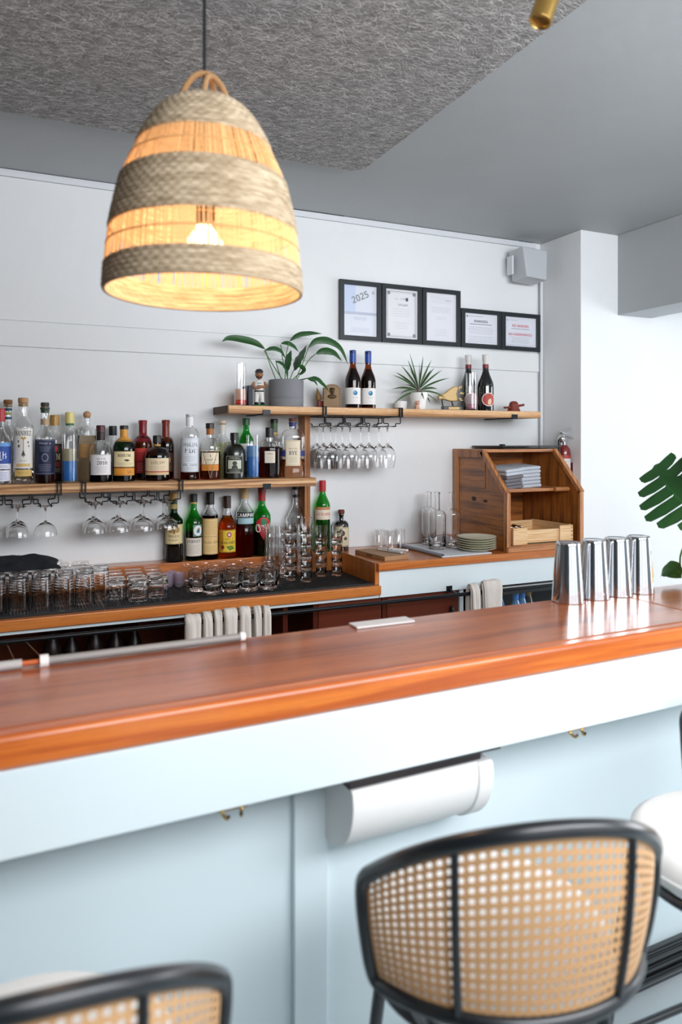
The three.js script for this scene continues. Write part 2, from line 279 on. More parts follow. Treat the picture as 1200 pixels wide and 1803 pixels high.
// stools with cane backs
function makeStool(label, x, z, turn) {
  const st = thing('bar_stool', label, 'stool', [x, 0, z], turn, 'cane backed stools along the bar');
  const Rt = 0.259, Rb = 0.235, al = 1.155;
  const shell = (t, v, off = 0) => { const a = t * al, R = lerp(Rb, Rt, v) + off + 0.006 * Math.sin(v * PI), y = lerp(0.744 - 0.019 * t * t, 1.024 - 0.139 * t * t, v); return [Math.sin(a) * R, y, Math.cos(a) * R]; };
  const frame = M.stoolBlack ??= phys('#161b20', 0.32, { clearcoat: 0.5, clearcoatRoughness: 0.25 });
  const cane = M.cane ??= phys('#e0b27e', 0.6, { transmission: 0.22, thickness: 0 });
  const ring = []; const N = 26;
  for (let i = 0; i <= N; i++) ring.push(shell(lerp(-0.97, 0.97, i / N), 1));
  ring.push(shell(1, 0.93), shell(1, 0.7), shell(1, 0.3), shell(1, 0.07));
  for (let i = N; i >= 0; i--) ring.push(shell(lerp(-0.97, 0.97, i / N), 0));
  ring.push(shell(-1, 0.07), shell(-1, 0.3), shell(-1, 0.7), shell(-1, 0.93));
  mesh('back_frame', tube(ring, 0.0125, 12, 260, true), frame, st);
  for (const t of [-0.45, 0.45]) mesh('back_rib', tube([0, 0.25, 0.5, 0.75, 1].map((v) => shell(t, v, 0.004)), 0.0062, 8), frame, st);
  // woven cane with its round openings
  const nu = 40, nv = 17, P = [], ix = [], half = 0.0009;
  const add = (q) => (P.push(...q), P.length / 3 - 1);
  for (let j = 0; j < nv; j++) for (let i = 0; i < nu; i++) {
    const cu = (i + 0.5) / nu, cv = (j + 0.5) / nv, F = (du, dv, off) => shell((cu + du / nu) * 2 - 1, cv + dv / nv, off);
    const hole = [], rim = [], holeB = [], rimB = [], out = [[0.5, 0], [0.5, 0.5], [0, 0.5], [-0.5, 0.5], [-0.5, 0], [-0.5, -0.5], [0, -0.5], [0.5, -0.5]];
    for (let k = 0; k < 8; k++) {
      const a = k * PI / 4, hx = Math.cos(a) * 0.335, hy = Math.sin(a) * 0.335;
      hole.push(add(F(hx, hy, half))); rim.push(add(F(...out[k], half * 0.3))); holeB.push(add(F(hx, hy, -half))); rimB.push(add(F(...out[k], -half * 0.3)));
    }
    for (let k = 0; k < 8; k++) { const n = (k + 1) % 8; ix.push(rim[k], rim[n], hole[k], rim[n], hole[n], hole[k], rimB[n], rimB[k], holeB[k], rimB[n], holeB[k], holeB[n], hole[k], hole[n], holeB[k], hole[n], holeB[n], holeB[k]); }
  }
  const g = new THREE.BufferGeometry(); g.setAttribute('position', new THREE.Float32BufferAttribute(P, 3)); g.setIndex(ix); g.computeVertexNormals();
  mesh('cane_panel', g, cane, st);
  const seat = mesh('seat_cushion', lathe([[0, 0.685], [0.175, 0.685], [0.198, 0.695], [0.207, 0.718], [0.203, 0.745], [0.18, 0.762], [0.1, 0.768], [0, 0.769]], 56).translate(0, -0.02, -0.02), M.cushion ??= std('#f1f1ef', 0.7), st);
  mesh('piping', new THREE.TorusGeometry(0.2065, 0.003, 8, 64).rotateX(PI / 2).translate(0, 0.698, -0.02), M.cushion, seat);
  mesh('seat_ring', new THREE.TorusGeometry(0.19, 0.011, 10, 64).rotateX(PI / 2).translate(0, 0.656, -0.02), frame, st);
  const legs = [[-1, -1], [1, -1], [-1, 1], [1, 1]];
  for (const [sx, sz] of legs) mesh('leg', rod([sx * 0.14, 0.656, -0.02 + sz * 0.14], [sx * 0.205, 0, -0.02 + sz * 0.2], 0.0125, 12, 0.0125), frame, st);
  mesh('foot_ring', wire([[-0.185, 0.23, -0.2], [0.185, 0.23, -0.2], [0.185, 0.23, 0.16], [-0.185, 0.23, 0.16], [-0.185, 0.23, -0.2]], 0.009, 10), frame, st);
  for (const s of [-1, 1]) mesh('back_post', rod(shell(s * 0.72, 0.02), [s * 0.135, 0.656, 0.115], 0.0115, 10), frame, st);
  return st;
}
makeStool('black framed stool with a curved cane back, in front of the rounded white housing', 0.748, 2.375, -0.288);
makeStool('black framed stool with a cane back before the plain bar front', 0.0136, 2.402, -0.0706);
makeStool('black framed stool with a pale round seat, turned so its cane back is hidden', 1.39, 2.37, 1.55);
// ================================================================ woven pendant lamp over the bar
{
  const L = thing('pendant_lamp', 'woven seagrass bell pendant lamp with a glowing bulb hanging over the bar', 'lamp', [0.372, 1.855, 1.915]);
  const prof = [[0.2, 0], [0.196, 0.058], [0.188, 0.125], [0.178, 0.175], [0.163, 0.233], [0.147, 0.268], [0.128, 0.311], [0.113, 0.338], [0.089, 0.37], [0.061, 0.389], [0.042, 0.397]];
  const curve = new THREE.CatmullRomCurve3(prof.map(([r, h]) => new V3(r, h, 0)));
  const table = curve.getSpacedPoints(400);
  const radius = (h) => { for (let i = 1; i < table.length; i++) if (table[i].y >= h) { const a = table[i - 1], b = table[i]; return lerp(a.x, b.x, (h - a.y) / Math.max(1e-6, b.y - a.y)); } return 0.042; };
  const straw = phys(0xffffff, 0.85, { map: dataTex(256, 256, (u, v) => { const n = fbm(u, v, 40, 24, 2, 71), q = fbm(u, v, 5, 6, 3, 73); return mix3(mix3(hex('#8f7a5e'), hex('#d8c7aa'), n), hex('#857055'), Math.max(0, q - 0.5)); }), transmission: 0.10, thickness: 0 });
  // woven bands: rows of coils, every stitch bulging between its neighbours
  function band(h0, h1, stitches, end = 0) {
    const rows = Math.max(3, Math.round((h1 - h0) / 0.0095)), nu = stitches * 4, nv = rows * 5;
    const f = (side) => (u, v) => {
      const a = u * TAU, row = Math.floor(v * rows - 1e-6), fv = v * rows - row, over = Math.cos(u * TAU * stitches + row * PI + fv * 1.1);
      const b = Math.sin(Math.max(0, Math.min(1, fv)) * PI) ** 0.7 * (0.0032 + 0.0016 * over), h = lerp(h0, h1, v), R = radius(h) + (side > 0 ? b : -0.0035 - b * 0.5);
      return [Math.sin(a) * R, h, Math.cos(a) * R];
    };
    const inner = surface(f(-1), nu, nv); const k = inner.index.array; for (let i = 0; i < k.length; i += 3) { const t = k[i]; k[i] = k[i + 1]; k[i + 1] = t; } inner.computeVertexNormals();
    return join([surface(f(1), nu, nv), inner]);
  }
  mesh('woven_band', band(0, 0.05, 58), straw, L);
  mesh('woven_band', band(0.12, 0.226, 54), straw, L);
  mesh('woven_band', band(0.294, 0.398, 40), straw, L);
  mesh('rim', new THREE.TorusGeometry(0.1985, 0.0042, 8, 96).rotateX(PI / 2), straw, L);
  // upright straw strands between the bands
  const strandMat = phys('#dcb27c', 0.9, { transmission: 0.3, thickness: 0 });
  function strands(h0, h1, n) {
    const list = [];
    for (let i = 0; i < n; i++) {
      if (rnd() < 0.08) continue;
      const a = (i + rr(-0.25, 0.25)) / n * TAU, w = TAU * radius((h0 + h1) / 2) / n * rr(0.5, 0.92), k = 4, P = [], ix = [], lean = rr(-0.01, 0.01), out = rr(-0.0012, 0.0012);
      for (let j = 0; j <= k; j++) { const h = lerp(h0 - 0.004, h1 + 0.004, j / k), R = radius(h) + out, q = a + lean * j / k, tx = Math.cos(q), tz = -Math.sin(q); for (const [s, o] of [[-1, 0], [0, 0.0009], [1, 0]]) P.push(Math.sin(q) * (R + o) + tx * s * w / 2, h, Math.cos(q) * (R + o) + tz * s * w / 2); }
      for (let j = 0; j < k; j++) for (let s = 0; s < 2; s++) { const b = j * 3 + s; ix.push(b, b + 1, b + 4, b, b + 4, b + 3); }
      const g = new THREE.BufferGeometry(); g.setAttribute('position', new THREE.Float32BufferAttribute(P, 3)); g.setIndex(ix); g.computeVertexNormals(); list.push(g);
    }
    return join(list);
  }
  const s1 = mesh('straw_strands', strands(0.05, 0.12, 250), strandMat, L), s2 = mesh('straw_strands', strands(0.226, 0.294, 190), strandMat, L);
  s1.userData.kind = s2.userData.kind = 'stuff';
  for (const h of [0.086, 0.262]) mesh('binding_cord', new THREE.TorusGeometry(radius(h) + 0.001, 0.0016, 6, 96).rotateX(PI / 2).translate(0, h, 0), std('#c39a63', 0.9), L);
  // two rope loops on the crown
  const rope = std('#a98359', 0.95, { bumpMap: plasterBump, bumpScale: 0.004 });
  const loop = (ax, az) => tube([[-0.05 * ax, 0.388, -0.05 * az], [-0.038 * ax, 0.42, -0.038 * az], [-0.018 * ax, 0.446, -0.018 * az], [0.004 * ax, 0.452, 0.004 * az], [0.024 * ax, 0.442, 0.024 * az], [0.04 * ax, 0.418, 0.04 * az], [0.05 * ax, 0.386, 0.05 * az]], 0.0062, 8, 60);
  mesh('rope_loop', loop(1, 0.2), rope, L); mesh('rope_loop', loop(0.5, -0.85).translate(0.012, -0.006, 0), rope, L);
  mesh('cord', rod([0, 0.19, 0], [0, 0.845, 0], 0.0035, 8), M.black, L);
  mesh('ceiling_rose', lathe([[0, 0.845], [0.045, 0.845], [0.05, 0.838], [0.05, 0.825], [0, 0.822]], 32), M.black, L);
  const so = mesh('socket', lathe([[0, 0.165], [0.012, 0.165], [0.02, 0.155], [0.021, 0.12], [0.0185, 0.118], [0.0185, 0.108], [0, 0.108]], 28).translate(0, 0.03, 0), std('#4a3626', 0.35, { metalness: 0.7 }), L);
  mesh('socket_ring', new THREE.TorusGeometry(0.021, 0.0018, 8, 32).rotateX(PI / 2).translate(0, 0.165, 0), M.brass, so);
  const bulb = mesh('bulb', lathe([[0, 0.022], [0.012, 0.0235], [0.026, 0.031], [0.036, 0.043], [0.04, 0.058], [0.037, 0.074], [0.028, 0.09], [0.018, 0.101], [0.015, 0.112], [0, 0.112]], 36).translate(0, 0.03, 0), phys('#fff2dc', 0.25, { emissive: new THREE.Color().setRGB(1, 0.72, 0.42), emissiveIntensity: 5 }), L);
  const p = new THREE.PointLight(new THREE.Color().setRGB(1, 0.64, 0.37), 0.3); p.name = 'bulb_glow'; p.position.set(0, 0.09, 0); p.castShadow = true; p.shadow.radius = 1.6; L.add(p);
}
// brass spot on the ceiling
{
  const s = thing('ceiling_spotlight', 'small brass cylinder spotlight hanging from the ceiling', 'spotlight', [1.03, 2.7, 2.215]);
  mesh('canopy', lathe([[0, 0], [0.05, 0], [0.05, -0.02], [0, -0.022]], 32), M.brass, s);
  mesh('stem', rod([0, -0.02, 0], [0, -0.19, 0], 0.006, 10), M.brass, s);
  const head = new THREE.Group(); head.name = 'head';
  const q = new THREE.Quaternion().setFromUnitVectors(new V3(0, 1, 0), new V3(0.36, 1, 0.05).normalize());
  mesh('head', lathe([[0, 0.105], [0.02, 0.105], [0.0235, 0.1], [0.0235, -0.02], [0.0215, -0.02], [0.0195, -0.012], [0, -0.012]], 36).applyQuaternion(q).translate(-0.032, -0.275, 0), M.brass, s);
}
// wall speaker
{
  const s = thing('wall_speaker', 'small white wedge speaker mounted high in the wall corner', 'speaker', [2.672, 2.53, 0]);
  const face = [[-0.092, 0.085], [0.098, 0.085], [0.075, -0.088], [-0.08, -0.085]];
  mesh('cabinet', extrude(face, 0.1, 0.008).rotateX(-0.1).rotateY(0.12).translate(0, 0, 0.05), std('#c2c6ca', 0.5), s);
  mesh('grille', extrude(face.map(([x, y]) => [x * 0.9, y * 0.72 - 0.002]), 0.004, 0.001).rotateX(-0.1).rotateY(0.12).translate(0.0165, -0.0145, 0.1485), std('#a0a6ab', 0.75), s);
  mesh('bracket', [rod([0, 0, 0.008], [0, 0, 0.07], 0.012, 12), box(0.06, 0.08, 0.008, 0, 0, 0.012, 0.002)], M.trim, s);
  mesh('side_arm', span(-0.108, -0.096, -0.05, 0.055, 0.05, 0.1, 0.004), M.trim, s);
}
// ================================================================ back counter, ledge and what is under it
const LOW = 0.90, HIGH = 1.0, XS = 1.513;   // heights of the two counter levels; where the upper one starts
{
  const c = thing('back_counter', 'stepped wooden back counter with pale blue front below the shelves', 'counter');
  mesh('lower_top', span(-3.05, XS, 0.862, LOW, 0.095, 0.478, 0.002), M.counterWood, c);
  mesh('lower_edge', metreUV(new RoundedBoxGeometry(XS + 0.017 + 3.05, 0.042, 0.024, 3, 0.004).translate((XS + 0.017 - 3.05) / 2, 0.879, 0.49), 0), M.counterWood, c);
  mesh('back_ledge', span(-3.05, XS, 0.862, HIGH, 0.006, 0.095, 0.003), M.counterWood, c);
  mesh('upper_top', span(XS - 0.004, XR - 0.012, 0.968, HIGH, 0.006, 0.478, 0.002), M.counterWood, c);
  mesh('upper_edge', metreUV(new RoundedBoxGeometry(XR - 0.012 - XS, 0.036, 0.026, 3, 0.004).translate((XS + XR - 0.012) / 2 + 0.002, 0.982, 0.489), 0, 0.4), M.counterWood, c);
  mesh('side_panel', span(XS - 0.004, XS + 0.016, 0.9, 0.968, 0.095, 0.478, 0.002), M.counterWood, c);
  mesh('apron', span(-3.05, XS + 0.02, 0.842, 0.862, 0.455, 0.48), M.barPaint, c);
  mesh('apron', span(XS + 0.016, XR - 0.012, 0.842, 0.968, 0.455, 0.48), M.barPaint, c);
  // dark wood underneath
  const dw = phys('#4a1d12', 0.25, { clearcoat: 0.7, clearcoatRoughness: 0.15 });
  mesh('back_panel', span(-3.05, 2.05, 0.05, 0.842, 0.02, 0.05), dw, c);
  mesh('bottom_board', span(-3.05, 2.05, 0.3, 0.33, 0.05, 0.46), dw, c);
  for (const x of [-1.2, 0.66, 1.08, 1.22, 1.56, 1.98]) mesh('divider', span(x, x + 0.022, 0.05, 0.842, 0.05, 0.45), x > 1.9 ? M.barPaint : dw, c);
  const d1 = mesh('door', span(1.245, 1.555, 0.34, 0.835, 0.43, 0.45, 0.003), phys('#5d2718', 0.3, { clearcoat: 0.6, clearcoatRoughness: 0.2 }), c);
  mesh('knob', ball(0.016, 1.51, 0.70, 0.46), M.black, d1);
  const d2 = mesh('door', span(1.585, 1.975, 0.34, 0.835, 0.43, 0.45, 0.003), d1.material, c);
  mesh('knob', ball(0.016, 1.68, 0.70, 0.46), M.black, d2); mesh('knob', ball(0.016, 1.93, 0.74, 0.46, 0.7, 1.6, 1), M.black, d2);
}
// black towel rail along the counter front
{
  const r = thing('towel_rail', 'black metal rail running along the front of the back counter', 'rail');
  mesh('bar', rod([-3.0, 0.836, 0.553], [2.79, 0.836, 0.553], 0.0085, 14), M.blackMetal, r);
  for (const x of [-1.5, -0.2, 1.9, 2.74]) mesh('bracket', [rod([x, 0.836, 0.553], [x, 0.85, 0.485], 0.006, 8), box(0.03, 0.03, 0.006, x, 0.85, 0.484, 0.001)], M.blackMetal, r);
}
// bar mats
for (const [x0, x1, w] of [[-1.2, 0.345, 'under the tall tumblers'], [0.35, 1.505, 'under the low glasses and the stacked tumblers']]) {
  const m = thing('bar_mat', `black rubber bar mat with raised ribs ${w}`, 'mat', [0, LOW, 0]);
  const rub = M.rubber ??= std('#15171a', 0.55);
  mesh('sheet', span(x0, x1, 0, 0.004, 0.1, 0.474), rub, m);
  const ribs = []; for (let x = x0 + 0.01; x < x1 - 0.004; x += 0.0115) ribs.push(box(0.0045, 0.005, 0.366, x, 0.006, 0.287));
  for (let z = 0.112; z < 0.47; z += 0.016) ribs.push(box(x1 - x0 - 0.01, 0.004, 0.004, (x0 + x1) / 2, 0.0055, z));
  mesh('ribs', ribs, rub, m).userData.kind = 'stuff';
  mesh('border', [span(x0, x1, 0, 0.01, 0.47, 0.476, 0.001), span(x0, x1, 0, 0.01, 0.097, 0.103, 0.001)], rub, m);
}
const MAT = LOW + 0.0085;
// drinks cooler at the end of the counter
{
  const k = thing('bottle_cooler', 'black drinks cooler with a glass door under the upper counter', 'cooler', [2.42, 0, 0.05]);
  mesh('body', [span(-0.34, 0.36, 0.04, 0.06, 0, 0.4), span(-0.34, 0.36, 0.8, 0.835, 0, 0.4), span(-0.34, -0.31, 0.06, 0.8, 0, 0.4), span(0.33, 0.36, 0.06, 0.8, 0, 0.4), span(-0.31, 0.33, 0.06, 0.8, 0, 0.02)], M.black, k);
  mesh('shelf', span(-0.31, 0.33, 0.542, 0.55, 0.03, 0.38), M.steel, k);
  const d = mesh('door_frame', [span(-0.34, 0.36, 0.79, 0.815, 0.4, 0.42, 0.002), span(-0.34, 0.36, 0.06, 0.1, 0.4, 0.42, 0.002), span(-0.34, -0.3, 0.1, 0.79, 0.4, 0.42, 0.002), span(0.32, 0.36, 0.1, 0.79, 0.4, 0.42, 0.002)], M.black, k);
  mesh('door_glass', span(-0.3, 0.32, 0.1, 0.79, 0.407, 0.412), M.coolerGlass, d);
  mesh('light_strip', span(-0.33, 0.35, 0.817, 0.826, 0.4, 0.424, 0.001), M.white, k);
}
for (let i = 0; i < 6; i++) {
  const x = [2.205, 2.262, 2.315, 2.36, 2.425, 2.49][i], z = [0.33, 0.36, 0.3, 0.37, 0.34, 0.31][i];
  const b = thing('beer_bottle', i < 5 ? 'small bottle with a bright blue cap inside the drinks cooler' : 'small bottle with a gold neck inside the drinks cooler', 'bottle', [x, 0.55, z + 0.02], 0, i < 5 ? 'blue capped bottles in the cooler' : undefined);
  mesh('glass', lathe([[0, 0], [0.028, 0], [0.03, 0.004], [0.03, 0.12], [0.026, 0.15], [0.014, 0.19], [0.013, 0.222], [0, 0.222]], 24), i < 5 ? phys('#4b86b4', 0.06, { clearcoat: 1 }) : M.blackGlass, b);
  mesh('cap', lathe([[0, 0.258], [0.015, 0.256], [0.0165, 0.22], [0.0155, 0.19], [0, 0.19]], 20), capMat(i < 5 ? '#2f7fd0' : '#a98f45', 0.35), b);
}
// a few dark bottles in the open bay on the left
for (const [x, h] of [[0.17, 0.30], [0.245, 0.27], [0.335, 0.29], [0.42, 0.27], [0.50, 0.26]]) {
  const b = thing('stored_bottle', 'dark bottle standing in the open bay under the lower counter', 'bottle', [x, 0.33, 0.2 + (h - 0.27)], 0, 'dark bottles under the counter');
  mesh('glass', lathe([[0, 0], [0.036, 0], [0.038, 0.005], [0.038, h + 0.06], [0.03, h + 0.1], [0.014, h + 0.14], [0.014, h + 0.18], [0, h + 0.18]], 24), capMat('#1a100d', 0.38), b);
}
// towels folded over the rail
function towel(label, x, w, lift, drop, lean = 0) {
  const t = thing('bar_towel', label, 'towel', [x, 0.836, 0.553], lean, 'folded towels over the rail');
  const seed = Math.round(x * 1000);
  for (let i = 0; i < 2; i++) {
    const mid = 0.0145 + i * 0.0115, th = 0.005, path = [];   // centre line of the layer: down the front, over the rail, down the back
    for (let k = 0; k <= 8; k++) path.push([mid + 0.004 * (1 - k / 8), -drop * (1 - k / 8)]);
    for (let k = 1; k <= 14; k++) { const a = PI * k / 14; path.push([Math.cos(a) * mid, Math.sin(a) * (mid + lift)]); }
    for (let k = 1; k <= 7; k++) path.push([-mid - 0.004 * k / 7, -drop * 0.8 * k / 7]);
    const c = new THREE.CatmullRomCurve3(path.map(([z, y]) => new V3(0, y, z))), ww = w * (1 - i * 0.07);
    const g = surface((u, v) => {
      const front = v < 0.5, s = front ? v * 2 : 2 - v * 2, p = c.getPoint(Math.min(1, Math.max(0, s))), t = c.getTangent(Math.min(1, Math.max(0, s))), n = new V3(0, -t.z, t.y), q = (2 * u - 1);
      const e = th * Math.sqrt(Math.max(0, 1 - q ** 8)) * (front ? -1 : 1), wob = (fbm(u * 0.97, s * 0.97, 3, 5, 3, seed + i) - 0.5) * 0.009;
      return [(u - 0.5) * ww * (1 + 0.08 * Math.sin(s * 7 + seed)), p.y + n.y * (e + wob), p.z + n.z * (e + wob)];
    }, 12, 72);
    mesh(i ? 'outer_fold' : 'inner_fold', g, M.towel, t);
  }
  return t;
}
towel('off-white towel hanging at the cooler end of the black rail', 1.985, 0.045, 0.016, 0.14, 0.05);
towel('off-white towel with an open loop at the cooler end of the black rail', 2.085, 0.10, 0.026, 0.15, -0.04);
for (const [x, w, l] of [[0.665, 0.06, 0.004], [0.722, 0.035, 0.008], [0.765, 0.03, 0.01], [0.815, 0.052, 0.012], [0.876, 0.05, 0.014], [0.928, 0.03, 0.012], [0.968, 0.03, 0.009]])
  towel('narrow folded beige towel bunched on the rail in front of the low tumblers', x, w, l, 0.16, rr(-0.06, 0.06));
// ================================================================ shelves and racks
const SU = 1.708, SL = 1.377;   // tops of the two shelves
function shelfBoard(name, label, x0, x1, top, t) {
  const s = thing(name, label, 'shelf');
  mesh('board', metreUV(new RoundedBoxGeometry(x1 - x0, t, 0.246, 2, 0.003).translate((x0 + x1) / 2, top - t / 2, 0.129), 0, top), M.shelfWood, s);
  return s;
}
const shelfU = shelfBoard('wall_shelf', 'upper wooden wall shelf with plants and champagne bottles on it', 0.896, 2.638, SU, 0.036);
mesh('end_grain', span(0.892, 0.897, SU - 0.035, SU - 0.001, 0.01, 0.249), M.endGrain, shelfU);
const shelfL = shelfBoard('wall_shelf', 'lower wooden wall shelf crowded with liquor bottles', -3.05, 1.318, SL, 0.039);
function shelfBracket(parent, x, top, t) {
  mesh('bracket', [span(x - 0.018, x + 0.018, top - t - 0.006, top - t, 0.006, 0.258, 0.001), span(x - 0.018, x + 0.018, top - t - 0.006, top - t + 0.018, 0.2525, 0.2575, 0.001)], M.blackMetal, parent);
}
shelfBracket(shelfU, 1.073, SU, 0.036); shelfBracket(shelfU, 2.46, SU, 0.036); shelfBracket(shelfL, 1.075, SL, 0.039); shelfBracket(shelfL, -0.6, SL, 0.039);
solo('wooden_post', metreUV(new RoundedBoxGeometry(0.03, SU - 0.036 - HIGH, 0.085, 2, 0.002).translate(1.337, (SU - 0.036 + HIGH) / 2, 0.053), 1), M.postWood, 'upright wooden post between counter and upper shelf at the lower shelf end', 'post');

// wire stemware racks clipped under the shelves
function rack(label, x0, x1, shelfTop, t, slots) {
  const g = thing('stemware_rack', label, 'rack', [0, shelfTop - t, 0]);
  const r = 0.0028, n = slots, pitch = (x1 - x0) / n, zf = 0.262, zb = 0.03, drop = 0.048;
  const bars = [];
  for (const z of [zf, zb]) {
    const pts = [[x0, -0.004, z]];
    for (let i = 0; i < n; i++) {
      const a = x0 + i * pitch, m = a + pitch / 2;
      mesh(z === zf ? 'front_wire' : 'back_wire', wire([[a + 0.004, -0.004, z], [a + 0.004, -drop + 0.01, z], [m - 0.02, -drop + 0.01, z], [m - 0.02, -drop - 0.006, z]], r), M.blackMetal, g);
      mesh(z === zf ? 'front_wire' : 'back_wire', wire([[a + pitch - 0.004, -0.004, z], [a + pitch - 0.004, -drop + 0.01, z], [m + 0.02, -drop + 0.01, z], [m + 0.02, -drop - 0.006, z]], r), M.blackMetal, g);
    }
    mesh('top_wire', rod([x0, -0.004, z], [x1, -0.004, z], r, 8), M.blackMetal, g);
  }
  for (let i = 0; i < n; i++) for (const s of [-1, 1]) { const x = x0 + (i + 0.5) * pitch + s * 0.02; mesh('runner', rod([x, -drop - 0.004, zb], [x, -drop - 0.004, zf], r, 8), M.blackMetal, g); }
  for (const x of [x0, x1]) {
    mesh('clip', [span(x - 0.009, x - 0.005, -0.004, t + 0.004, 0.254, 0.266), span(x + 0.005, x + 0.009, -0.004, t + 0.004, 0.254, 0.266), span(x - 0.009, x + 0.009, t, t + 0.004, 0.12, 0.266), span(x - 0.009, x + 0.009, -0.008, -0.002, 0.254, 0.268)], M.blackMetal, g);
    mesh('side_wire', rod([x, -0.004, zb], [x, -0.004, zf], r, 8), M.blackMetal, g);
  }
  return [...Array(n)].map((_, i) => x0 + (i + 0.5) * pitch);
}
const rackU = rack('black wire stemware rack under the upper shelf holding wine glasses', 1.357, 1.765, SU, 0.036, 4);
const rackA = rack('black wire stemware rack at the far end of the lower shelf with two coupes', -0.21, 0.196, SL, 0.039, 4);
const rackB = rack('black wire stemware rack under the whiskies with many coupes', 0.289, 0.685, SL, 0.039, 4);
{
  // hung upside down: foot at y = 0, rim below
  const coupe = [[0, 0], [0.031, -0.001], [0.031, -0.003], [0.012, -0.006], [0.004, -0.011], [0.0033, -0.03], [0.0033, -0.058], [0.006, -0.066], [0.02, -0.073], [0.035, -0.085], [0.043, -0.102], [0.0445, -0.122], [0.0437, -0.122], [0.042, -0.103], [0.034, -0.087], [0.019, -0.075], [0, -0.07]];
  const wine = [[0, 0], [0.034, -0.001], [0.034, -0.003], [0.012, -0.006], [0.004, -0.012], [0.0032, -0.04], [0.0034, -0.082], [0.008, -0.092], [0.022, -0.104], [0.035, -0.122], [0.0415, -0.145], [0.041, -0.17], [0.034, -0.208], [0.0332, -0.208], [0.04, -0.17], [0.0405, -0.146], [0.034, -0.124], [0.02, -0.106], [0, -0.098]];
  let first = null;
  const put = (proto, label, group, x, y, z) => { const g = proto.made ? copyOf(proto.made, x, y, z) : thing(proto.name, label, 'glass', [x, y, z], 0, group); if (!proto.made) { mesh('bowl', lathe([...proto.prof].reverse(), 40), M.glassThick, g); proto.made = g; g.userData.base = proto.name; } g.userData.label = label; g.userData.group = group; return g; };
  const C = { name: 'coupe_glass', prof: coupe }, W = { name: 'wine_glass', prof: wine };
  const cy = SL - 0.039 - 0.049, wy = SU - 0.036 - 0.049;
  for (const [i, zs] of [[0, [0.2]], [1, [0.2]], [2, [0.22, 0.12]], [3, [0.22]]]) for (const z of zs) put(C, `clear coupe upside down on the rack without whiskies above, ${z < 0.15 ? 'wall side' : 'room side'}`, `coupes on the far rack ${z < 0.15 ? 'wall side' : 'room side'}`, rackA[i], cy, z);
  for (const [i, zs] of [[0, [0.215, 0.12]], [1, [0.215, 0.12]], [2, [0.215, 0.12]], [3, [0.215, 0.12]]]) for (const z of zs) put(C, `clear coupe hanging upside down in the rack under the whiskies, ${z < 0.15 ? 'hung nearer the wall' : 'hung at the shelf edge'}`, `coupes under the whiskies ${z < 0.15 ? 'wall side' : 'room side'}`, rackB[i], cy, z);
  for (const x of rackU) for (const z of [0.215, 0.125, 0.04 + 0.005]) if (z > 0.1 || x < 1.6) put(W, `clear wine glass upside down under the upper shelf, ${z > 0.2 ? 'hung at the shelf edge' : z > 0.1 ? 'hung midway to the wall' : 'hung against the wall'}`, `wine glasses ${z > 0.2 ? 'at the shelf edge' : z > 0.1 ? 'midway' : 'at the wall'}`, x, wy, z);
}

// ================================================================ bottles
// label artwork: rectangles, discs, lines and words
function art(w, h, bg, items) {
  return canvasTex(w, h, (g) => {
    g.fillStyle = bg; g.fillRect(0, 0, w, h);
    for (const [k, ...a] of items) {
      if (k === 'r') { g.fillStyle = a[4]; g.fillRect(a[0], a[1], a[2], a[3]); }
      else if (k === 'o') { g.strokeStyle = a[4]; g.lineWidth = a[5] ?? 3; g.strokeRect(a[0], a[1], a[2], a[3]); }
      else if (k === 'c') { g.fillStyle = a[3]; g.beginPath(); g.arc(a[0], a[1], a[2], 0, TAU); g.fill(); }
      else if (k === 'p') { g.fillStyle = a[1]; g.beginPath(); a[0].forEach(([x, y], i) => i ? g.lineTo(x, y) : g.moveTo(x, y)); g.closePath(); g.fill(); }
      else if (k === 'l') { for (let i = 0; i < a[1]; i++) { g.fillStyle = a[4]; const y = a[0] + i * a[2], q = w * (0.5 - a[3] / 2 * (0.7 + 0.3 * hash(i, a[0], 3))); g.fillRect(q, y, w - 2 * q, 2); } }
      else if (k === 'w') { let x = a[0] - a[2] / 2; const h0 = a[3]; g.fillStyle = a[4]; for (let i = 0; x < a[0] + a[2] / 2; i++) { const q = h0 * (0.16 + 0.3 * hash(i, Math.round(a[1]), 7)), v = hash(i, Math.round(a[1]), 9); if (v > 0.15) { g.fillRect(x, a[1] - h0 * (0.25 + 0.25 * v), Math.max(2, h0 * 0.11), h0 * (0.45 + 0.3 * v)); g.fillRect(x, a[1] - h0 * 0.3 + h0 * 0.6 * hash(i, Math.round(a[0]), 11), q, Math.max(2, h0 * 0.09)); } x += q + h0 * 0.1; } }
      else if (k === 't') { g.fillStyle = a[4] ?? '#222'; g.font = `${a[6] ?? 'bold'} ${a[3]}px ${a[5] ?? 'serif'}`; g.textAlign = 'center'; g.textBaseline = 'middle'; if (a[7]) { g.save(); g.translate(a[1], a[2]); g.rotate(a[7]); g.fillText(a[0], 0, 0); g.restore(); } else g.fillText(a[0], a[1], a[2]); }
    }
  });
}
const labelMat = (t) => new THREE.MeshStandardMaterial({ map: t, roughness: 0.6 });
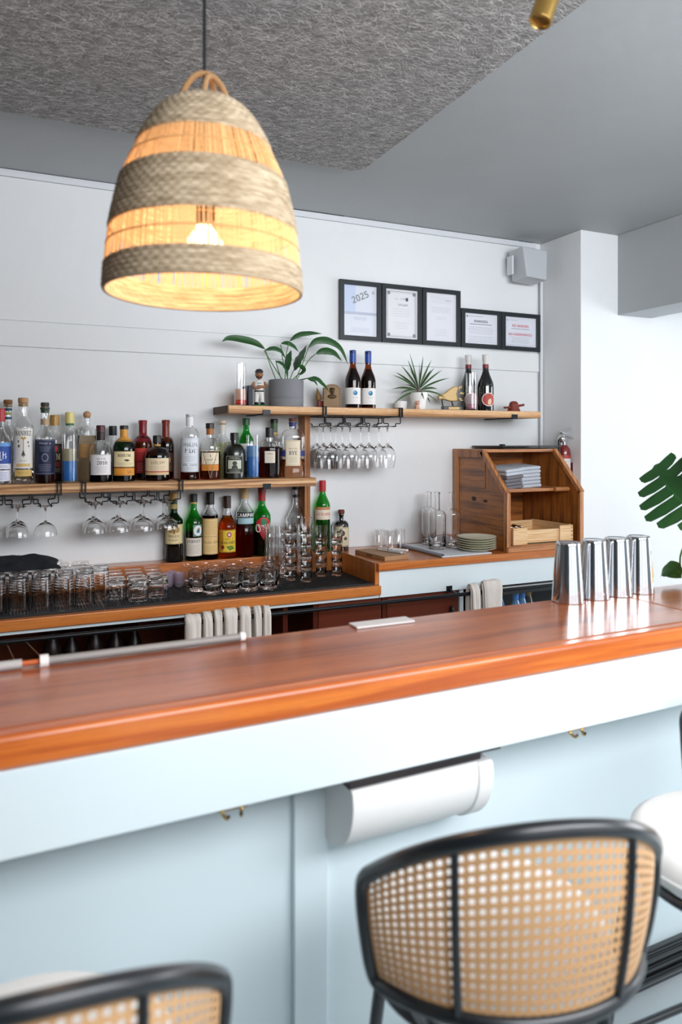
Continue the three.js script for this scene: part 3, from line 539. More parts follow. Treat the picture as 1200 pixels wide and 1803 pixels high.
function bottleProfile(o) {
  const { r, h, sh, ns, nr } = o, p = [[0, 0.004], [r * 0.7, 0.0015], [r * 0.93, 0], [r, r * 0.09]];
  if (o.waist) { const [a, b] = o.waist; p.push([r, a], [r * 0.92, a + 0.012], [r * 0.92, b - 0.012], [r, b]); }
  if (!o.waist) p.push([r, sh * 0.5]);
  p.push([r, sh]);
  const k = o.ease ?? 1, N = 12;
  for (let i = 1; i <= N; i++) { const t = i / N; let q; if (o.round) q = 1 - Math.sqrt(1 - (1 - t) * (1 - t)), p.push([nr + (r - nr) * Math.cos(t * PI / 2) ** 0.9, sh + (ns - sh) * Math.sin(t * PI / 2)]); else { q = (1 - Math.cos(t * PI)) / 2; p.push([lerp(r, nr, q ** k), lerp(sh, ns, t)]); } }
  p.push([nr, lerp(ns, h, 0.5)], [nr, h - 0.012], [nr + 0.0022, h - 0.011], [nr + 0.0022, h - 0.002], [nr, h]);
  return p;
}
const radiusAt = (prof, y) => { for (let i = 2; i < prof.length; i++) if (prof[i][1] >= y && prof[i - 1][1] <= y) { const a = prof[i - 1], b = prof[i]; return b[1] - a[1] < 1e-6 ? b[0] : lerp(a[0], b[0], (y - a[1]) / (b[1] - a[1])); } return prof[prof.length - 1][0]; };
const facing = (x, z) => Math.atan2(-x, 3.4 - z);
function bottle(o) {
  if (!o.glass) o.hollow ??= true;
  const b = thing(o.name ?? 'liquor_bottle', o.label, 'bottle', [o.x, o.y, o.z], facing(o.x, o.z) * (o.look ?? 0.85) + (o.turn ?? 0), o.group);
  const prof = bottleProfile(o), sz = o.flat ?? 1, add = (n, g, m, parent = b) => mesh(n, sz === 1 ? g : g.scale(1, 1, sz), m, parent);
  // a clear bottle: solid liquid up to its level, a glass wall with thickness above it
  const from = o.hollow && o.liq ? o.liq[0] : 0, Rf = from ? radiusAt(prof, from) : 0;
  const outer = from ? [[Rf - 0.0028, from + 0.0002], [Rf, from + 0.0002], ...prof.filter((q) => q[1] > from + 0.001)] : prof;
  const inner = [...prof].reverse().filter((q) => q[1] > Math.max(0.02, from + 0.001) && q[1] < o.h - 0.013).map(([a, y]) => [a - 0.0028, y]);
  const shell = !o.hollow ? prof : [...outer, [o.nr - 0.0028, o.h], ...inner, ...(from ? [[Rf - 0.0028, from + 0.0002]] : [[o.r * 0.8, 0.009], ...(o.punt ? [[o.r * 0.35, 0.03], [0, 0.036]] : [[0, 0.007]])])];
  add('glass', lathe(shell, 44), o.hollow ? M.glassThick : o.glass ?? M.glass);
  if (o.liq) {
    const [level, c, d] = o.liq, gap = o.hollow ? 0 : 0.0025, q = o.hollow ? prof.slice(0, 4) : [[0, 0.0105], [o.r * 0.8, 0.0105], [o.r - gap, 0.015]];
    for (const [pr, py] of prof) if (py > 0.017 && py < level - 0.001) q.push([pr - gap, py]);
    q.push([radiusAt(prof, level) - gap, level], [0, level]);
    add('liquid', lathe(q, 44), liquid(c, d));
  }
  for (const l of o.labs ?? []) {
    const y0 = l.y0, y1 = l.y1, n = 6, N = 22, g = surface((u, v) => { const y = lerp(y0, y1, v), a = (u - 0.5) * l.span + (l.at ?? 0), R = radiusAt(prof, y) + (l.lift ?? 0.0006); return [Math.sin(a) * R, y, Math.cos(a) * R]; }, N, n);
    add(l.name ?? 'label', g, l.mat ?? labelMat(l.tex));
  }
  for (const [y0, y1, c, rough, metal] of o.sleeves ?? []) {
    const q = []; for (let i = 0; i <= 6; i++) { const y = lerp(y0, y1, i / 6); q.push([radiusAt(prof, Math.min(y, o.h - 0.0005)) + 0.0009, y]); }
    add('sleeve', lathe(q, 32), capMat(c, rough ?? 0.45, metal ?? 0));
  }
  if (o.cap) {
    const [ch, cr, c, kind, rough] = o.cap, y = o.h;
    if (kind === 'cork') { add('cork', lathe([[0, y - 0.012], [o.nr * 0.9, y - 0.012], [o.nr * 0.95, y + 0.003], [0, y + 0.003]], 24), capMat('#c8a878', 0.8)); add('stopper', lathe([[0, y + 0.001], [cr * 0.92, y + 0.001], [cr, y + 0.003], [cr, y + ch - 0.003], [cr * 0.9, y + ch], [0, y + ch]], 28), capMat(c, rough ?? 0.6)); }
    else if (kind === 'ball') add('stopper', ball(cr, 0, y + cr * 0.8, 0, 1, 0.95, 1, 20), capMat(c, rough ?? 0.7));
    else add('cap', lathe([[cr + 0.0003, y - ch], [cr + 0.0003, y - 0.003], [cr, y + 0.001], [cr * 0.85, y + 0.0022], [0, y + 0.0024]], 28), capMat(c, rough ?? 0.4));
  }
  return b;
}
const L1 = { y: SL };
// -------- lower shelf
bottle({ ...L1, label: 'clear bottle with red cap and bright blue label, beside the tall palm-tree bottle', x: -0.019, z: 0.165, h: 0.30, r: 0.038, sh: 0.165, ns: 0.225, nr: 0.0145, liq: [0.10, '#c9d6dc', 0.6], cap: [0.05, 0.0165, '#b3202c'],
  labs: [{ y0: 0.06, y1: 0.165, span: 2.6, tex: art(256, 160, '#2a4ea0', [['r', 0, 0, 256, 22, '#6fa3dc'], ['w', 110, 84, 149, 62, '#f4f4ff'], ['r', 0, 128, 256, 32, '#e6e6f4'], ['l', 140, 2, 8, 0.6, '#334d8a']]) }, { y0: 0.012, y1: 0.055, span: 2.2, tex: art(200, 64, '#dfe2f0', [['l', 14, 4, 12, 0.7, '#5563a0']]) }] });
bottle({ ...L1, label: 'slim clear bottle with brown cork and teal neck bands at the wall', x: 0.008, z: 0.068, h: 0.325, r: 0.032, sh: 0.19, ns: 0.24, nr: 0.0145, cap: [0.018, 0.0175, '#8a5a33', 'cork'], sleeves: [[0.262, 0.272, '#2f5f73'], [0.28, 0.29, '#a9b26b'], [0.298, 0.308, '#27506a']] });
bottle({ ...L1, label: 'tall clear mezcal bottle with wooden stopper and a palm-tree print', x: 0.064, z: 0.165, h: 0.325, r: 0.0385, sh: 0.225, ns: 0.275, nr: 0.0165, ease: 1, liq: [0.05, '#dfe4d8', 0.5], cap: [0.022, 0.0195, '#b98c62', 'cork'],
  labs: [{ y0: 0.062, y1: 0.222, span: 2.3, tex: art(320, 340, '#e6e4de', [['t', 'BANHEZ', 160, 40, 54, '#3c372f', 'serif'], ['r', 155, 96, 10, 120, '#9a7a3c'], ['p', [[160, 100], [120, 78], [150, 70], [160, 84], [172, 68], [204, 80]], '#b8903e'], ['c', 92, 110, 10, '#4b4438'], ['c', 100, 150, 13, '#4b4438'], ['c', 226, 118, 10, '#4b4438'], ['c', 236, 150, 9, '#4b4438'], ['p', [[160, 180], [128, 240], [148, 226], [160, 248], [172, 226], [194, 240]], '#3d3a33'], ['w', 160, 276, 94, 26, '#6b6558'], ['r', 60, 300, 200, 26, '#d9b872']]) }, { y0: 0.03, y1: 0.056, span: 1.9, tex: art(160, 40, '#d9b66a', [['l', 14, 2, 10, 0.7, '#9a7a3c']]) }] });
bottle({ ...L1, label: 'amber whiskey bottle with a navy label and dark stopper next to the palm-tree bottle', x: 0.146, z: 0.165, h: 0.312, r: 0.039, sh: 0.185, ns: 0.235, nr: 0.0155, liq: [0.17, '#8a2e0c', 0.052], cap: [0.018, 0.0165, '#3a3634', 'cork'], sleeves: [[0.238, 0.262, '#b59a76'], [0.288, 0.31, '#39473c']],
  labs: [{ y0: 0.035, y1: 0.178, span: 2.5, tex: art(256, 288, '#1c2340', [['o', 8, 8, 240, 272, '#8b93b5', 3], ['w', 128, 32, 118, 28, '#c6cbe0'], ['l', 58, 4, 12, 0.5, '#a2a9c8'], ['c', 128, 148, 34, '#8088ad'], ['c', 128, 148, 26, '#1c2340'], ['l', 206, 5, 12, 0.6, '#a2a9c8']]) }] });
bottle({ ...L1, label: 'dark rum bottle with gold cap and black label behind the blue glass candle', x: 0.188, z: 0.072, h: 0.28, r: 0.03, sh: 0.17, ns: 0.215, nr: 0.0155, liq: [0.16, '#5a1c08', 0.031], cap: [0.042, 0.0185, '#b1843b', 'screw', 0.3], labs: [{ y0: 0.035, y1: 0.155, span: 2.6, tex: art(200, 200, '#241616', [['c', 110, 26, 22, '#b3231f'], ['t', 'RUM', 96, 84, 58, '#e2d3b0', 'serif'], ['t', 'FIRE', 110, 136, 46, '#c43a24', 'serif'], ['l', 166, 3, 9, 0.7, '#c9b58c']]) }] });
bottle({ ...L1, label: 'clear bottle with pale yellow cap and green neck ring behind the blue candle', x: 0.249, z: 0.072, h: 0.293, r: 0.029, sh: 0.19, ns: 0.225, nr: 0.016, liq: [0.17, '#d9dccb', 0.5], cap: [0.045, 0.0185, '#e7d98a'], sleeves: [[0.238, 0.247, '#3e7d4a']] });
bottle({ ...L1, label: 'pale amber tequila bottle with round cork stopper beside the vivid blue candle', x: 0.318, z: 0.085, h: 0.272, r: 0.038, sh: 0.215, ns: 0.236, nr: 0.013, round: true, liq: [0.195, '#d09a5c', 0.234], cap: [0.02, 0.0165, '#b98f68', 'ball'], labs: [{ y0: 0.1, y1: 0.16, span: 1.9, tex: art(200, 100, '#c89a63', [['o', 6, 6, 188, 88, '#a87b46', 3], ['l', 24, 5, 13, 0.6, '#9c713f']]) }] });
bottle({ ...L1, label: 'round shouldered clear bottle with burgundy cap, black collar and white dated label', x: 0.364, z: 0.175, h: 0.236, r: 0.046, sh: 0.11, ns: 0.172, nr: 0.016, round: true, liq: [0.085, '#3a0d0a', 0.031], cap: [0.022, 0.018, '#4d1a22'], sleeves: [[0.175, 0.213, '#2a1512']],
  labs: [{ y0: 0.03, y1: 0.115, span: 2.1, tex: art(256, 210, '#e9e6e6', [['o', 8, 8, 240, 194, '#c9c3c3', 2], ['w', 140, 46, 109, 26, '#5b5050'], ['t', '2010', 140, 86, 50, '#443a3a', 'serif'], ['l', 124, 5, 14, 0.6, '#8a8080']]) }] });
bottle({ ...L1, label: 'narrow clear bottle with black cap at the wall beside the green bottle', x: 0.427, z: 0.066, h: 0.236, r: 0.033, sh: 0.13, ns: 0.18, nr: 0.0145, cap: [0.04, 0.017, '#1f2226'], liq: [0.06, '#d9d9d9', 0.6] });
bottle({ ...L1, label: 'green glass bottle with yellow neck sleeve and cream and orange label', x: 0.459, z: 0.175, h: 0.236, r: 0.0465, sh: 0.13, ns: 0.182, nr: 0.0155, glass: M.darkGreen, round: true, liq: [0.11, '#3b5a10', 0.078], cap: [0.014, 0.0175, '#1c1f1b'], sleeves: [[0.17, 0.222, '#d8973a']],
  labs: [{ y0: 0.062, y1: 0.128, span: 2.2, tex: art(256, 170, '#ecdcae', [['o', 6, 6, 244, 158, '#b88a3a', 3], ['t', 'RHUM', 128, 44, 44, '#4b3a24', 'serif'], ['p', [[120, 96], [150, 84], [190, 96], [160, 112]], '#3b3a2a'], ['l', 124, 3, 12, 0.7, '#7a653c']]) }, { y0: 0.026, y1: 0.06, span: 2.2, tex: art(256, 90, '#e39a35', [['r', 0, 0, 256, 8, '#8d3a1a'], ['w', 190, 50, 53, 44, '#6b3514'], ['l', 76, 2, 8, 0.8, '#8d5a1a']]) }] });
bottle({ ...L1, label: 'bourbon bottle with red wax neck and red label behind the round dark bottle', x: 0.553, z: 0.085, h: 0.262, r: 0.039, sh: 0.15, ns: 0.195, nr: 0.0165, glass: M.brownGlass, round: true, liq: [0.14, '#4a0f06', 0.031], cap: [0.012, 0.0185, '#8e1f26'], sleeves: [[0.168, 0.26, '#7e1a22', 0.3]], labs: [{ y0: 0.03, y1: 0.14, span: 2.6, tex: art(200, 200, '#b8322f', [['r', 0, 0, 200, 30, '#d8453a'], ['c', 150, 66, 26, '#e8d9c0'], ['r', 0, 96, 200, 104, '#8e2022'], ['l', 120, 5, 14, 0.6, '#d9a08c']]) }] });
bottle({ ...L1, label: 'squat round dark bottle with black cap and cream label with a red stripe', x: 0.598, z: 0.178, h: 0.194, r: 0.053, sh: 0.098, ns: 0.148, nr: 0.015, glass: M.brownGlass, round: true, liq: [0.11, '#2a0c06', 0.026], cap: [0.03, 0.0175, '#20201f'], sleeves: [[0.15, 0.158, '#b08c4c']], labs: [{ y0: 0.026, y1: 0.098, span: 2.3, tex: art(320, 150, '#e2cfae', [['w', 160, 42, 185, 44, '#8a6d4c'], ['l', 74, 3, 13, 0.7, '#a58b66'], ['r', 0, 116, 320, 10, '#b0432c'], ['r', 0, 128, 320, 22, '#d9b98a']]) }] });
bottle({ ...L1, label: 'slender red-brown bottle with wax neck behind the squat round bottle', x: 0.654, z: 0.085, h: 0.264, r: 0.037, sh: 0.145, ns: 0.19, nr: 0.0155, glass: M.brownGlass, round: true, liq: [0.17, '#6a1a0a', 0.052], cap: [0.012, 0.0175, '#7a2418'], sleeves: [[0.19, 0.262, '#7c2a1c', 0.3]], labs: [{ y0: 0.035, y1: 0.12, span: 2.2, tex: art(160, 160, '#3a1a12', [['c', 80, 60, 40, '#c79a5c'], ['c', 80, 60, 32, '#3a1a12'], ['l', 116, 3, 12, 0.6, '#b48a52']]) }] });
bottle({ ...L1, label: 'clear bottle with white cap, large white script label and amber below it', x: 0.745, z: 0.16, h: 0.29, r: 0.041, sh: 0.19, ns: 0.232, nr: 0.015, round: true, liq: [0.055, '#8f3a10', 0.052], cap: [0.05, 0.0168, '#e4e6ea'],
  labs: [{ y0: 0.035, y1: 0.185, span: 2.4, tex: art(256, 330, '#dfe4ea', [['o', 10, 10, 236, 310, '#a9b4bf', 3], ['w', 128, 70, 156, 52, '#4f5a66'], ['w', 128, 130, 115, 64, '#3e4a57'], ['l', 180, 4, 14, 0.6, '#7a8792'], ['w', 128, 262, 173, 36, '#5a6672'], ['l', 290, 2, 12, 0.6, '#7a8792']]) }] });
{
  const b = bottle({ ...L1, label: 'clear bottle of amber spirit wrapped in crossed twine with a black cap', x: 0.8345, z: 0.168, h: 0.25, r: 0.0455, sh: 0.135, ns: 0.185, nr: 0.0155, round: true, liq: [0.125, '#a8481a', 0.078], cap: [0.022, 0.0185, '#26221f'], sleeves: [[0.2, 0.228, '#a8662f']],
    labs: [{ y0: 0.068, y1: 0.12, span: 1.9, tex: art(256, 150, '#e6d8bd', [['t', '1', 128, 40, 44, '#3a2d20', 'serif'], ['w', 128, 92, 168, 40, '#4a3826'], ['l', 124, 2, 10, 0.6, '#8a7352']]) }, { y0: 0.04, y1: 0.066, span: 1.9, tex: art(200, 60, '#d98a2e', [['l', 18, 3, 12, 0.7, '#8d4d12']]) }] });
  for (const s of [-1, 1]) mesh('twine', tube([...Array(17)].map((_, i) => { const t = i / 16, a = s * lerp(-1.15, 1.15, t), y = 0.008 + 0.135 * Math.abs(Math.cos(t * PI)); return [Math.sin(a) * 0.0472, y, Math.cos(a) * 0.0472]; }), 0.0011, 6), capMat('#e0c9a0', 0.9), b);
  mesh('twine', new THREE.TorusGeometry(0.0472, 0.0011, 6, 48).rotateX(PI / 2).translate(0, 0.128, 0), capMat('#e0c9a0', 0.9), b);
}
bottle({ ...L1, label: 'pale yellow bottle with whitish cork behind the black rum bottle', x: 0.918, z: 0.075, h: 0.252, r: 0.036, sh: 0.16, ns: 0.205, nr: 0.014, liq: [0.165, '#c7c98a', 0.12], cap: [0.018, 0.0165, '#d9cbb4', 'cork'], sleeves: [[0.205, 0.248, '#d6d2ca']] });
bottle({ ...L1, label: 'black round shouldered rum bottle with a framed portrait label', x: 0.945, z: 0.176, h: 0.207, r: 0.0505, sh: 0.105, ns: 0.158, nr: 0.0165, glass: M.olive, round: true, cap: [0.032, 0.0185, '#1b1c18', 'screw', 0.35],
  labs: [{ y0: 0.026, y1: 0.106, span: 1.75, tex: art(256, 240, '#2b3026', [['o', 8, 8, 240, 224, '#b9bca8', 5], ['w', 128, 36, 134, 32, '#cdd0bd'], ['r', 40, 60, 176, 118, '#c9ccb8'], ['c', 128, 104, 30, '#3a4034'], ['p', [[84, 176], [100, 132], [156, 132], [172, 176]], '#3a4034'], ['l', 194, 4, 10, 0.7, '#b9bca8']]) }] });
bottle({ ...L1, label: 'green glass bottle with green neck behind the black rum bottle and blue candle', x: 1.034, z: 0.07, h: 0.277, r: 0.036, sh: 0.17, ns: 0.225, nr: 0.0145, glass: M.green, liq: [0.12, '#1d4a14', 0.052], cap: [0.03, 0.0168, '#235a34'], labs: [{ y0: 0.08, y1: 0.16, span: 2.2, tex: art(160, 140, '#dfe3df', [['l', 20, 8, 14, 0.7, '#69786a']]) }] });
bottle({ ...L1, label: 'flat amber whiskey bottle with black cap and small cream label beside the blue candle', x: 1.122, z: 0.155, h: 0.233, r: 0.05, sh: 0.125, ns: 0.168, nr: 0.0165, flat: 0.62, round: true, liq: [0.145, '#7c2a10', 0.052], cap: [0.045, 0.019, '#1c1c1d'], labs: [{ y0: 0.07, y1: 0.125, span: 1.0, tex: art(160, 150, '#e2d8c6', [['w', 80, 36, 91, 38, '#6a5a48'], ['l', 64, 6, 13, 0.6, '#8a7a66']]) }] });
bottle({ ...L1, label: 'bottle with dark green and gold neck half hidden behind the flat whiskey bottle', x: 1.174, z: 0.07, h: 0.276, r: 0.036, sh: 0.165, ns: 0.21, nr: 0.0155, liq: [0.14, '#8a3a12', 0.078], cap: [0.018, 0.018, '#1e2620'], sleeves: [[0.2, 0.212, '#c4a04e', 0.3], [0.213, 0.26, '#3d5a3a']] });
bottle({ ...L1, label: 'wide flat clear bottle with arched cream label on a navy band at the shelf end', x: 1.236, z: 0.158, h: 0.264, r: 0.057, sh: 0.185, ns: 0.228, nr: 0.016, flat: 0.62, round: true, liq: [0.085, '#a8552a', 0.13], cap: [0.016, 0.019, '#5a2f28', 'cork'], sleeves: [[0.24, 0.262, '#31386e']],
  labs: [{ y0: 0.095, y1: 0.132, span: 2.9, tex: art(200, 40, '#2d3a7d', [['r', 0, 2, 200, 3, '#c9a35c'], ['r', 0, 35, 200, 3, '#c9a35c']]) }, { y0: 0.055, y1: 0.175, span: 1.25, lift: 0.0016, tex: art(256, 360, '#e8dcc2', [['o', 12, 12, 232, 336, '#b79a62', 4], ['w', 128, 120, 154, 32, '#8a6f45'], ['t', 'RYE', 128, 180, 70, '#3c3a52', 'serif'], ['l', 236, 6, 15, 0.6, '#9a8562']]) }] });
// -------- ledge below
const L2 = { y: HIGH };
bottle({ ...L2, label: 'dark bulbous amaro bottle with cream medal label and gold cap under the shelf', x: 0.696, z: 0.056, h: 0.312, r: 0.041, sh: 0.182, ns: 0.228, nr: 0.0155, glass: M.darkGreen, waist: [0.075, 0.175], liq: [0.16, '#120a06', 0.026], cap: [0.03, 0.0185, '#a8823e', 'screw', 0.3], sleeves: [[0.24, 0.262, '#9c8a4a'], [0.0, 0.07, '#14110f', 0.15]],
  labs: [{ y0: 0.083, y1: 0.172, span: 3.0, tex: art(320, 240, '#e3cf9c', [['o', 6, 6, 308, 228, '#a5813c', 4], ['c', 120, 70, 34, '#a98b50'], ['c', 200, 70, 34, '#a98b50'], ['r', 146, 30, 28, 86, '#8a6c36'], ['w', 160, 146, 138, 46, '#4a371c'], ['w', 160, 194, 143, 34, '#5d4826']]) }] });
bottle({ ...L2, label: 'bright green bottle with black cap, eagle medallion and white label', x: 0.788, z: 0.052, h: 0.302, r: 0.0385, sh: 0.165, ns: 0.245, nr: 0.0145, glass: M.green, liq: [0.13, '#0e3a0c', 0.031], cap: [0.035, 0.0165, '#1d2420'], sleeves: [[0.26, 0.268, '#caa85a']],
  labs: [{ y0: 0.022, y1: 0.105, span: 2.3, tex: art(256, 220, '#e6ddd0', [['o', 6, 6, 244, 208, '#b8a88c', 3], ['t', 'FERNET', 128, 42, 46, '#3a4038', 'serif'], ['l', 84, 9, 13, 0.7, '#8a7f6c']]) }, { y0: 0.112, y1: 0.165, span: 1.2, at: 0.5, lift: 0.0012, mat: labelMat(art(128, 128, '#6a8f86', [['c', 64, 64, 58, '#e8ecea'], ['p', [[40, 84], [58, 40], [92, 50], [80, 92]], '#3f6f8a'], ['c', 78, 44, 12, '#c98a3a']])) }] });
bottle({ ...L2, label: 'clear bottle of red-brown liqueur with black cap and tall cream label', x: 0.865, z: 0.052, h: 0.308, r: 0.0365, sh: 0.2, ns: 0.245, nr: 0.0165, liq: [0.205, '#5a1408', 0.052], cap: [0.055, 0.0195, '#1b1a1a'], labs: [{ y0: 0.025, y1: 0.19, span: 2.5, tex: art(220, 320, '#ecca8c', [['o', 6, 6, 208, 308, '#c79c58', 3], ['l', 24, 9, 14, 0.7, '#b9904f'], ['r', 20, 160, 180, 3, '#a87c3e'], ['w', 128, 214, 198, 30, '#9a6d34'], ['l', 250, 4, 13, 0.7, '#b9904f']]) }] });
bottle({ ...L2, label: 'amber bottle with brown cap and bright yellow shield label', x: 0.946, z: 0.054, h: 0.288, r: 0.043, sh: 0.14, ns: 0.225, nr: 0.015, liq: [0.2, '#c45a12', 0.091], cap: [0.055, 0.018, '#2e1b14'],
  labs: [{ y0: 0.03, y1: 0.135, span: 2.2, tex: art(256, 260, '#e8c63a', [['o', 5, 5, 246, 250, '#7a4a14', 6], ['r', 12, 12, 62, 236, '#b9831e'], ['c', 150, 56, 30, '#b33a7a'], ['c', 150, 56, 16, '#f0e0c0'], ['w', 136, 108, 126, 30, '#3a2a10'], ['t', 'MALORT', 136, 146, 44, '#2a2010', 'serif'], ['c', 64, 200, 24, '#7a1f1a'], ['p', [[110, 190], [190, 180], [226, 220], [150, 240]], '#6a8a2a']]) }] });
bottle({ ...L2, label: 'clear bottle of dark red bitter with a black and pale blue name label', x: 1.032, z: 0.054, h: 0.325, r: 0.042, sh: 0.205, ns: 0.262, nr: 0.016, liq: [0.175, '#7a0a1c', 0.08], cap: [0.05, 0.0185, '#c8a877'], look: 0.6, turn: 0.15,
  labs: [{ y0: 0.187, y1: 0.213, span: 2.6, tex: art(320, 76, '#15171a', [['t', 'CAMPARI', 160, 40, 68, '#f4f4f2', 'sans-serif']]) }, { y0: 0.158, y1: 0.186, span: 2.3, tex: art(200, 64, '#9ec3cc', [['l', 18, 3, 12, 0.6, '#c9dfe4']]) }] });
bottle({ ...L2, label: 'green bottle with red neck and a red diamond artichoke label', x: 1.118, z: 0.052, h: 0.328, r: 0.0425, sh: 0.185, ns: 0.248, nr: 0.0165, glass: M.green, liq: [0.115, '#081a0a', 0.026], cap: [0.03, 0.0185, '#8e1d22'], sleeves: [[0.262, 0.312, '#a32228']], look: 0.6, turn: 0.1,
  labs: [{ y0: 0.075, y1: 0.2, span: 2.1, lift: 0.0008, name: 'label', mat: new THREE.MeshStandardMaterial({ roughness: 0.5, alphaTest: 0.5, map: canvasTex(320, 360, (g) => { g.clearRect(0, 0, 320, 360); g.fillStyle = '#c3262e'; g.beginPath(); g.moveTo(160, 4); g.lineTo(300, 110); g.lineTo(250, 230); g.lineTo(160, 356); g.lineTo(70, 230); g.lineTo(20, 110); g.closePath(); g.fill(); g.fillStyle = '#2f7a52'; g.beginPath(); g.arc(160, 110, 54, 0, TAU); g.fill(); g.fillStyle = '#f2efe6'; g.textAlign = 'center'; g.save(); g.translate(160, 186); g.rotate(-0.14); g.font = 'bold 150px serif'; g.fillText('C', -108, 44); g.font = 'bold 96px serif'; g.fillText('YNAR', 44, 26); g.restore(); g.fillStyle = '#e8a0a0'; g.fillRect(120, 230, 80, 4); g.fillRect(130, 250, 60, 4); }) }) }] });
bottle({ ...L2, label: 'clear bottle with black capped neck behind the stacked tumblers', x: 1.294, z: 0.054, h: 0.34, r: 0.044, sh: 0.17, ns: 0.25, nr: 0.0165, cap: [0.03, 0.019, '#1a1a1c'], sleeves: [[0.272, 0.286, '#1d1d20']], liq: [0.1, '#dadcdc', 0.6] });
bottle({ ...L2, label: 'bright green maraschino bottle with red cap and cream label beside the wooden post', x: 1.434, z: 0.054, h: 0.35, r: 0.038, sh: 0.225, ns: 0.297, nr: 0.0145, glass: M.green, liq: [0.2, '#2a8a3a', 0.2], cap: [0.052, 0.0168, '#b3222c'], labs: [{ y0: 0.16, y1: 0.222, span: 2.6, tex: art(256, 150, '#e8dcc8', [['r', 0, 0, 256, 34, '#c98a62'], ['t', 'LUXARDO', 150, 84, 44, '#c0392f', 'serif', 'italic bold'], ['l', 118, 3, 10, 0.7, '#c9a58a']]) }] });
bottle({ ...L2, label: 'small dark bottle with red-brown knobbed stopper and ornate cream label', x: 1.462 + 0.075, z: 0.054, h: 0.182, r: 0.038, sh: 0.12, ns: 0.15, nr: 0.011, glass: M.blackGlass, round: true, cap: [0.02, 0.0165, '#6e2c22', 'cork'], labs: [{ y0: 0.02, y1: 0.118, span: 2.6, tex: art(200, 220, '#dccfae', [['o', 8, 8, 184, 204, '#3a3426', 5], ['c', 100, 70, 34, '#4a4230'], ['c', 60, 130, 20, '#5a513c'], ['c', 140, 130, 20, '#5a513c'], ['l', 166, 4, 11, 0.7, '#5a513c']]) }] });
// -------- upper shelf
for (const [i, x, where] of [[0, 1.565, 'the one closer to the bronze plaque'], [1, 1.65, 'the one farther from the bronze plaque']])
  bottle({ name: 'wine_bottle', y: SU, label: `brown wine bottle with blue capsule and white label, ${where}`, x, z: 0.13, h: 0.289, r: 0.0385, sh: 0.135, ns: 0.225, nr: 0.0145, glass: M.brownGlass, liq: [0.2, '#3a1604', 0.052], cap: [0.055, 0.0162, '#24489a', 'screw', 0.35], sleeves: [[0.23, 0.286, '#24489a', 0.35]],
    labs: [{ y0: 0.022, y1: 0.103, span: 2.9, tex: M['wineArt'] ??= art(320, 220, '#e8e6e4', [['c', 190, 70, 32, '#2f7fae'], ['c', 182, 62, 14, '#6fb6d4'], ['p', [[176, 84], [206, 58], [212, 86]], '#1d5a86'], ['w', 190, 132, 72, 24, '#8a8f96'], ['r', 150, 176, 80, 3, '#c9c7c4']]) }] });
for (const [x, z, side] of [[2.277, 0.092, 'behind the pink glass candle'], [2.352, 0.145, 'nearest the small red figurine']])
  bottle({ name: 'champagne_bottle', y: SU, label: `dark champagne bottle with white foil top ${side}`, x, z, h: 0.304, r: 0.0435, sh: 0.13, ns: 0.235, nr: 0.0155, glass: M.blackGlass, cap: [0.03, 0.018, '#d9d6d4', 'screw', 0.5], sleeves: [[0.232, 0.254, '#7d2530', 0.4], [0.254, 0.3, '#d9d6d4', 0.5]],
    labs: [{ y0: 0.025, y1: 0.1, span: 1.9, at: 0.35, mat: new THREE.MeshStandardMaterial({ roughness: 0.6, alphaTest: 0.5, map: canvasTex(256, 256, (g) => { g.clearRect(0, 0, 256, 256); g.fillStyle = '#e0cfc6'; g.beginPath(); g.arc(128, 128, 124, 0, TAU); g.fill(); g.fillStyle = '#b5483f'; g.beginPath(); g.arc(128, 128, 108, 0, TAU); g.fill(); g.fillStyle = '#dfc7a4'; g.beginPath(); g.moveTo(110, 220); g.quadraticCurveTo(90, 120, 160, 110); g.quadraticCurveTo(190, 160, 150, 226); g.fill(); }) }) }] });
// -------- three clear water bottles on the cloth
for (const [x, z, h, r, w] of [[2.02, 0.105, 0.274, 0.038, 'nearest the wall'], [1.967, 0.27, 0.285, 0.044, 'with the widest body'], [2.06, 0.262, 0.28, 0.042, 'beside the plates']])
  bottle({ name: 'water_bottle', y: HIGH + 0.0075, label: `empty clear long-necked bottle on the grey cloth, ${w}`, x, z, h, r, sh: 0.165, ns: 0.195, nr: 0.0135, round: true, punt: true });
// tall candle glasses with coloured bottoms
function candle(x, y, z, c1, c2, fill, label) {
  const k = thing('candle_glass', label, 'candle', [x, y, z]);
  mesh('glass', lathe([[0, 0.003], [0.026, 0.002], [0.029, 0.006], [0.0295, 0.2], [0.0285, 0.2], [0.028, 0.008], [0, 0.007]], 36), M.glass, k);
  mesh('wax', lathe([[0, 0.009], [0.0272, 0.009], [0.0274, fill], [0, fill - 0.002]], 32), phys(c1, 0.4, { transmission: 0.35, thickness: 0 }), k);
  mesh('wax_layer', lathe([[0.0272, fill], [0.0275, fill + 0.05]], 32), phys(c2, 0.5, { transmission: 0.6, thickness: 0 }), k);
}
candle(0.2375, SL, 0.2, '#2b7fd0', '#c9c2a0', 0.09, 'tall glass candle with a vivid blue bottom standing before the rum bottle');
candle(1.027, SL, 0.195, '#2f7cc8', '#7fb0dc', 0.1, 'tall glass candle with a blue bottom between the black and flat bottles');
candle(0.985, SU, 0.14, '#e2491c', '#ecc9b4', 0.03, 'tall glass candle with an orange bottom at the upper shelf end');
candle(2.232, SU, 0.185, '#c98fa4', '#dcd2d6', 0.035, 'tall glass candle with a pink bottom beside the champagne bottles');
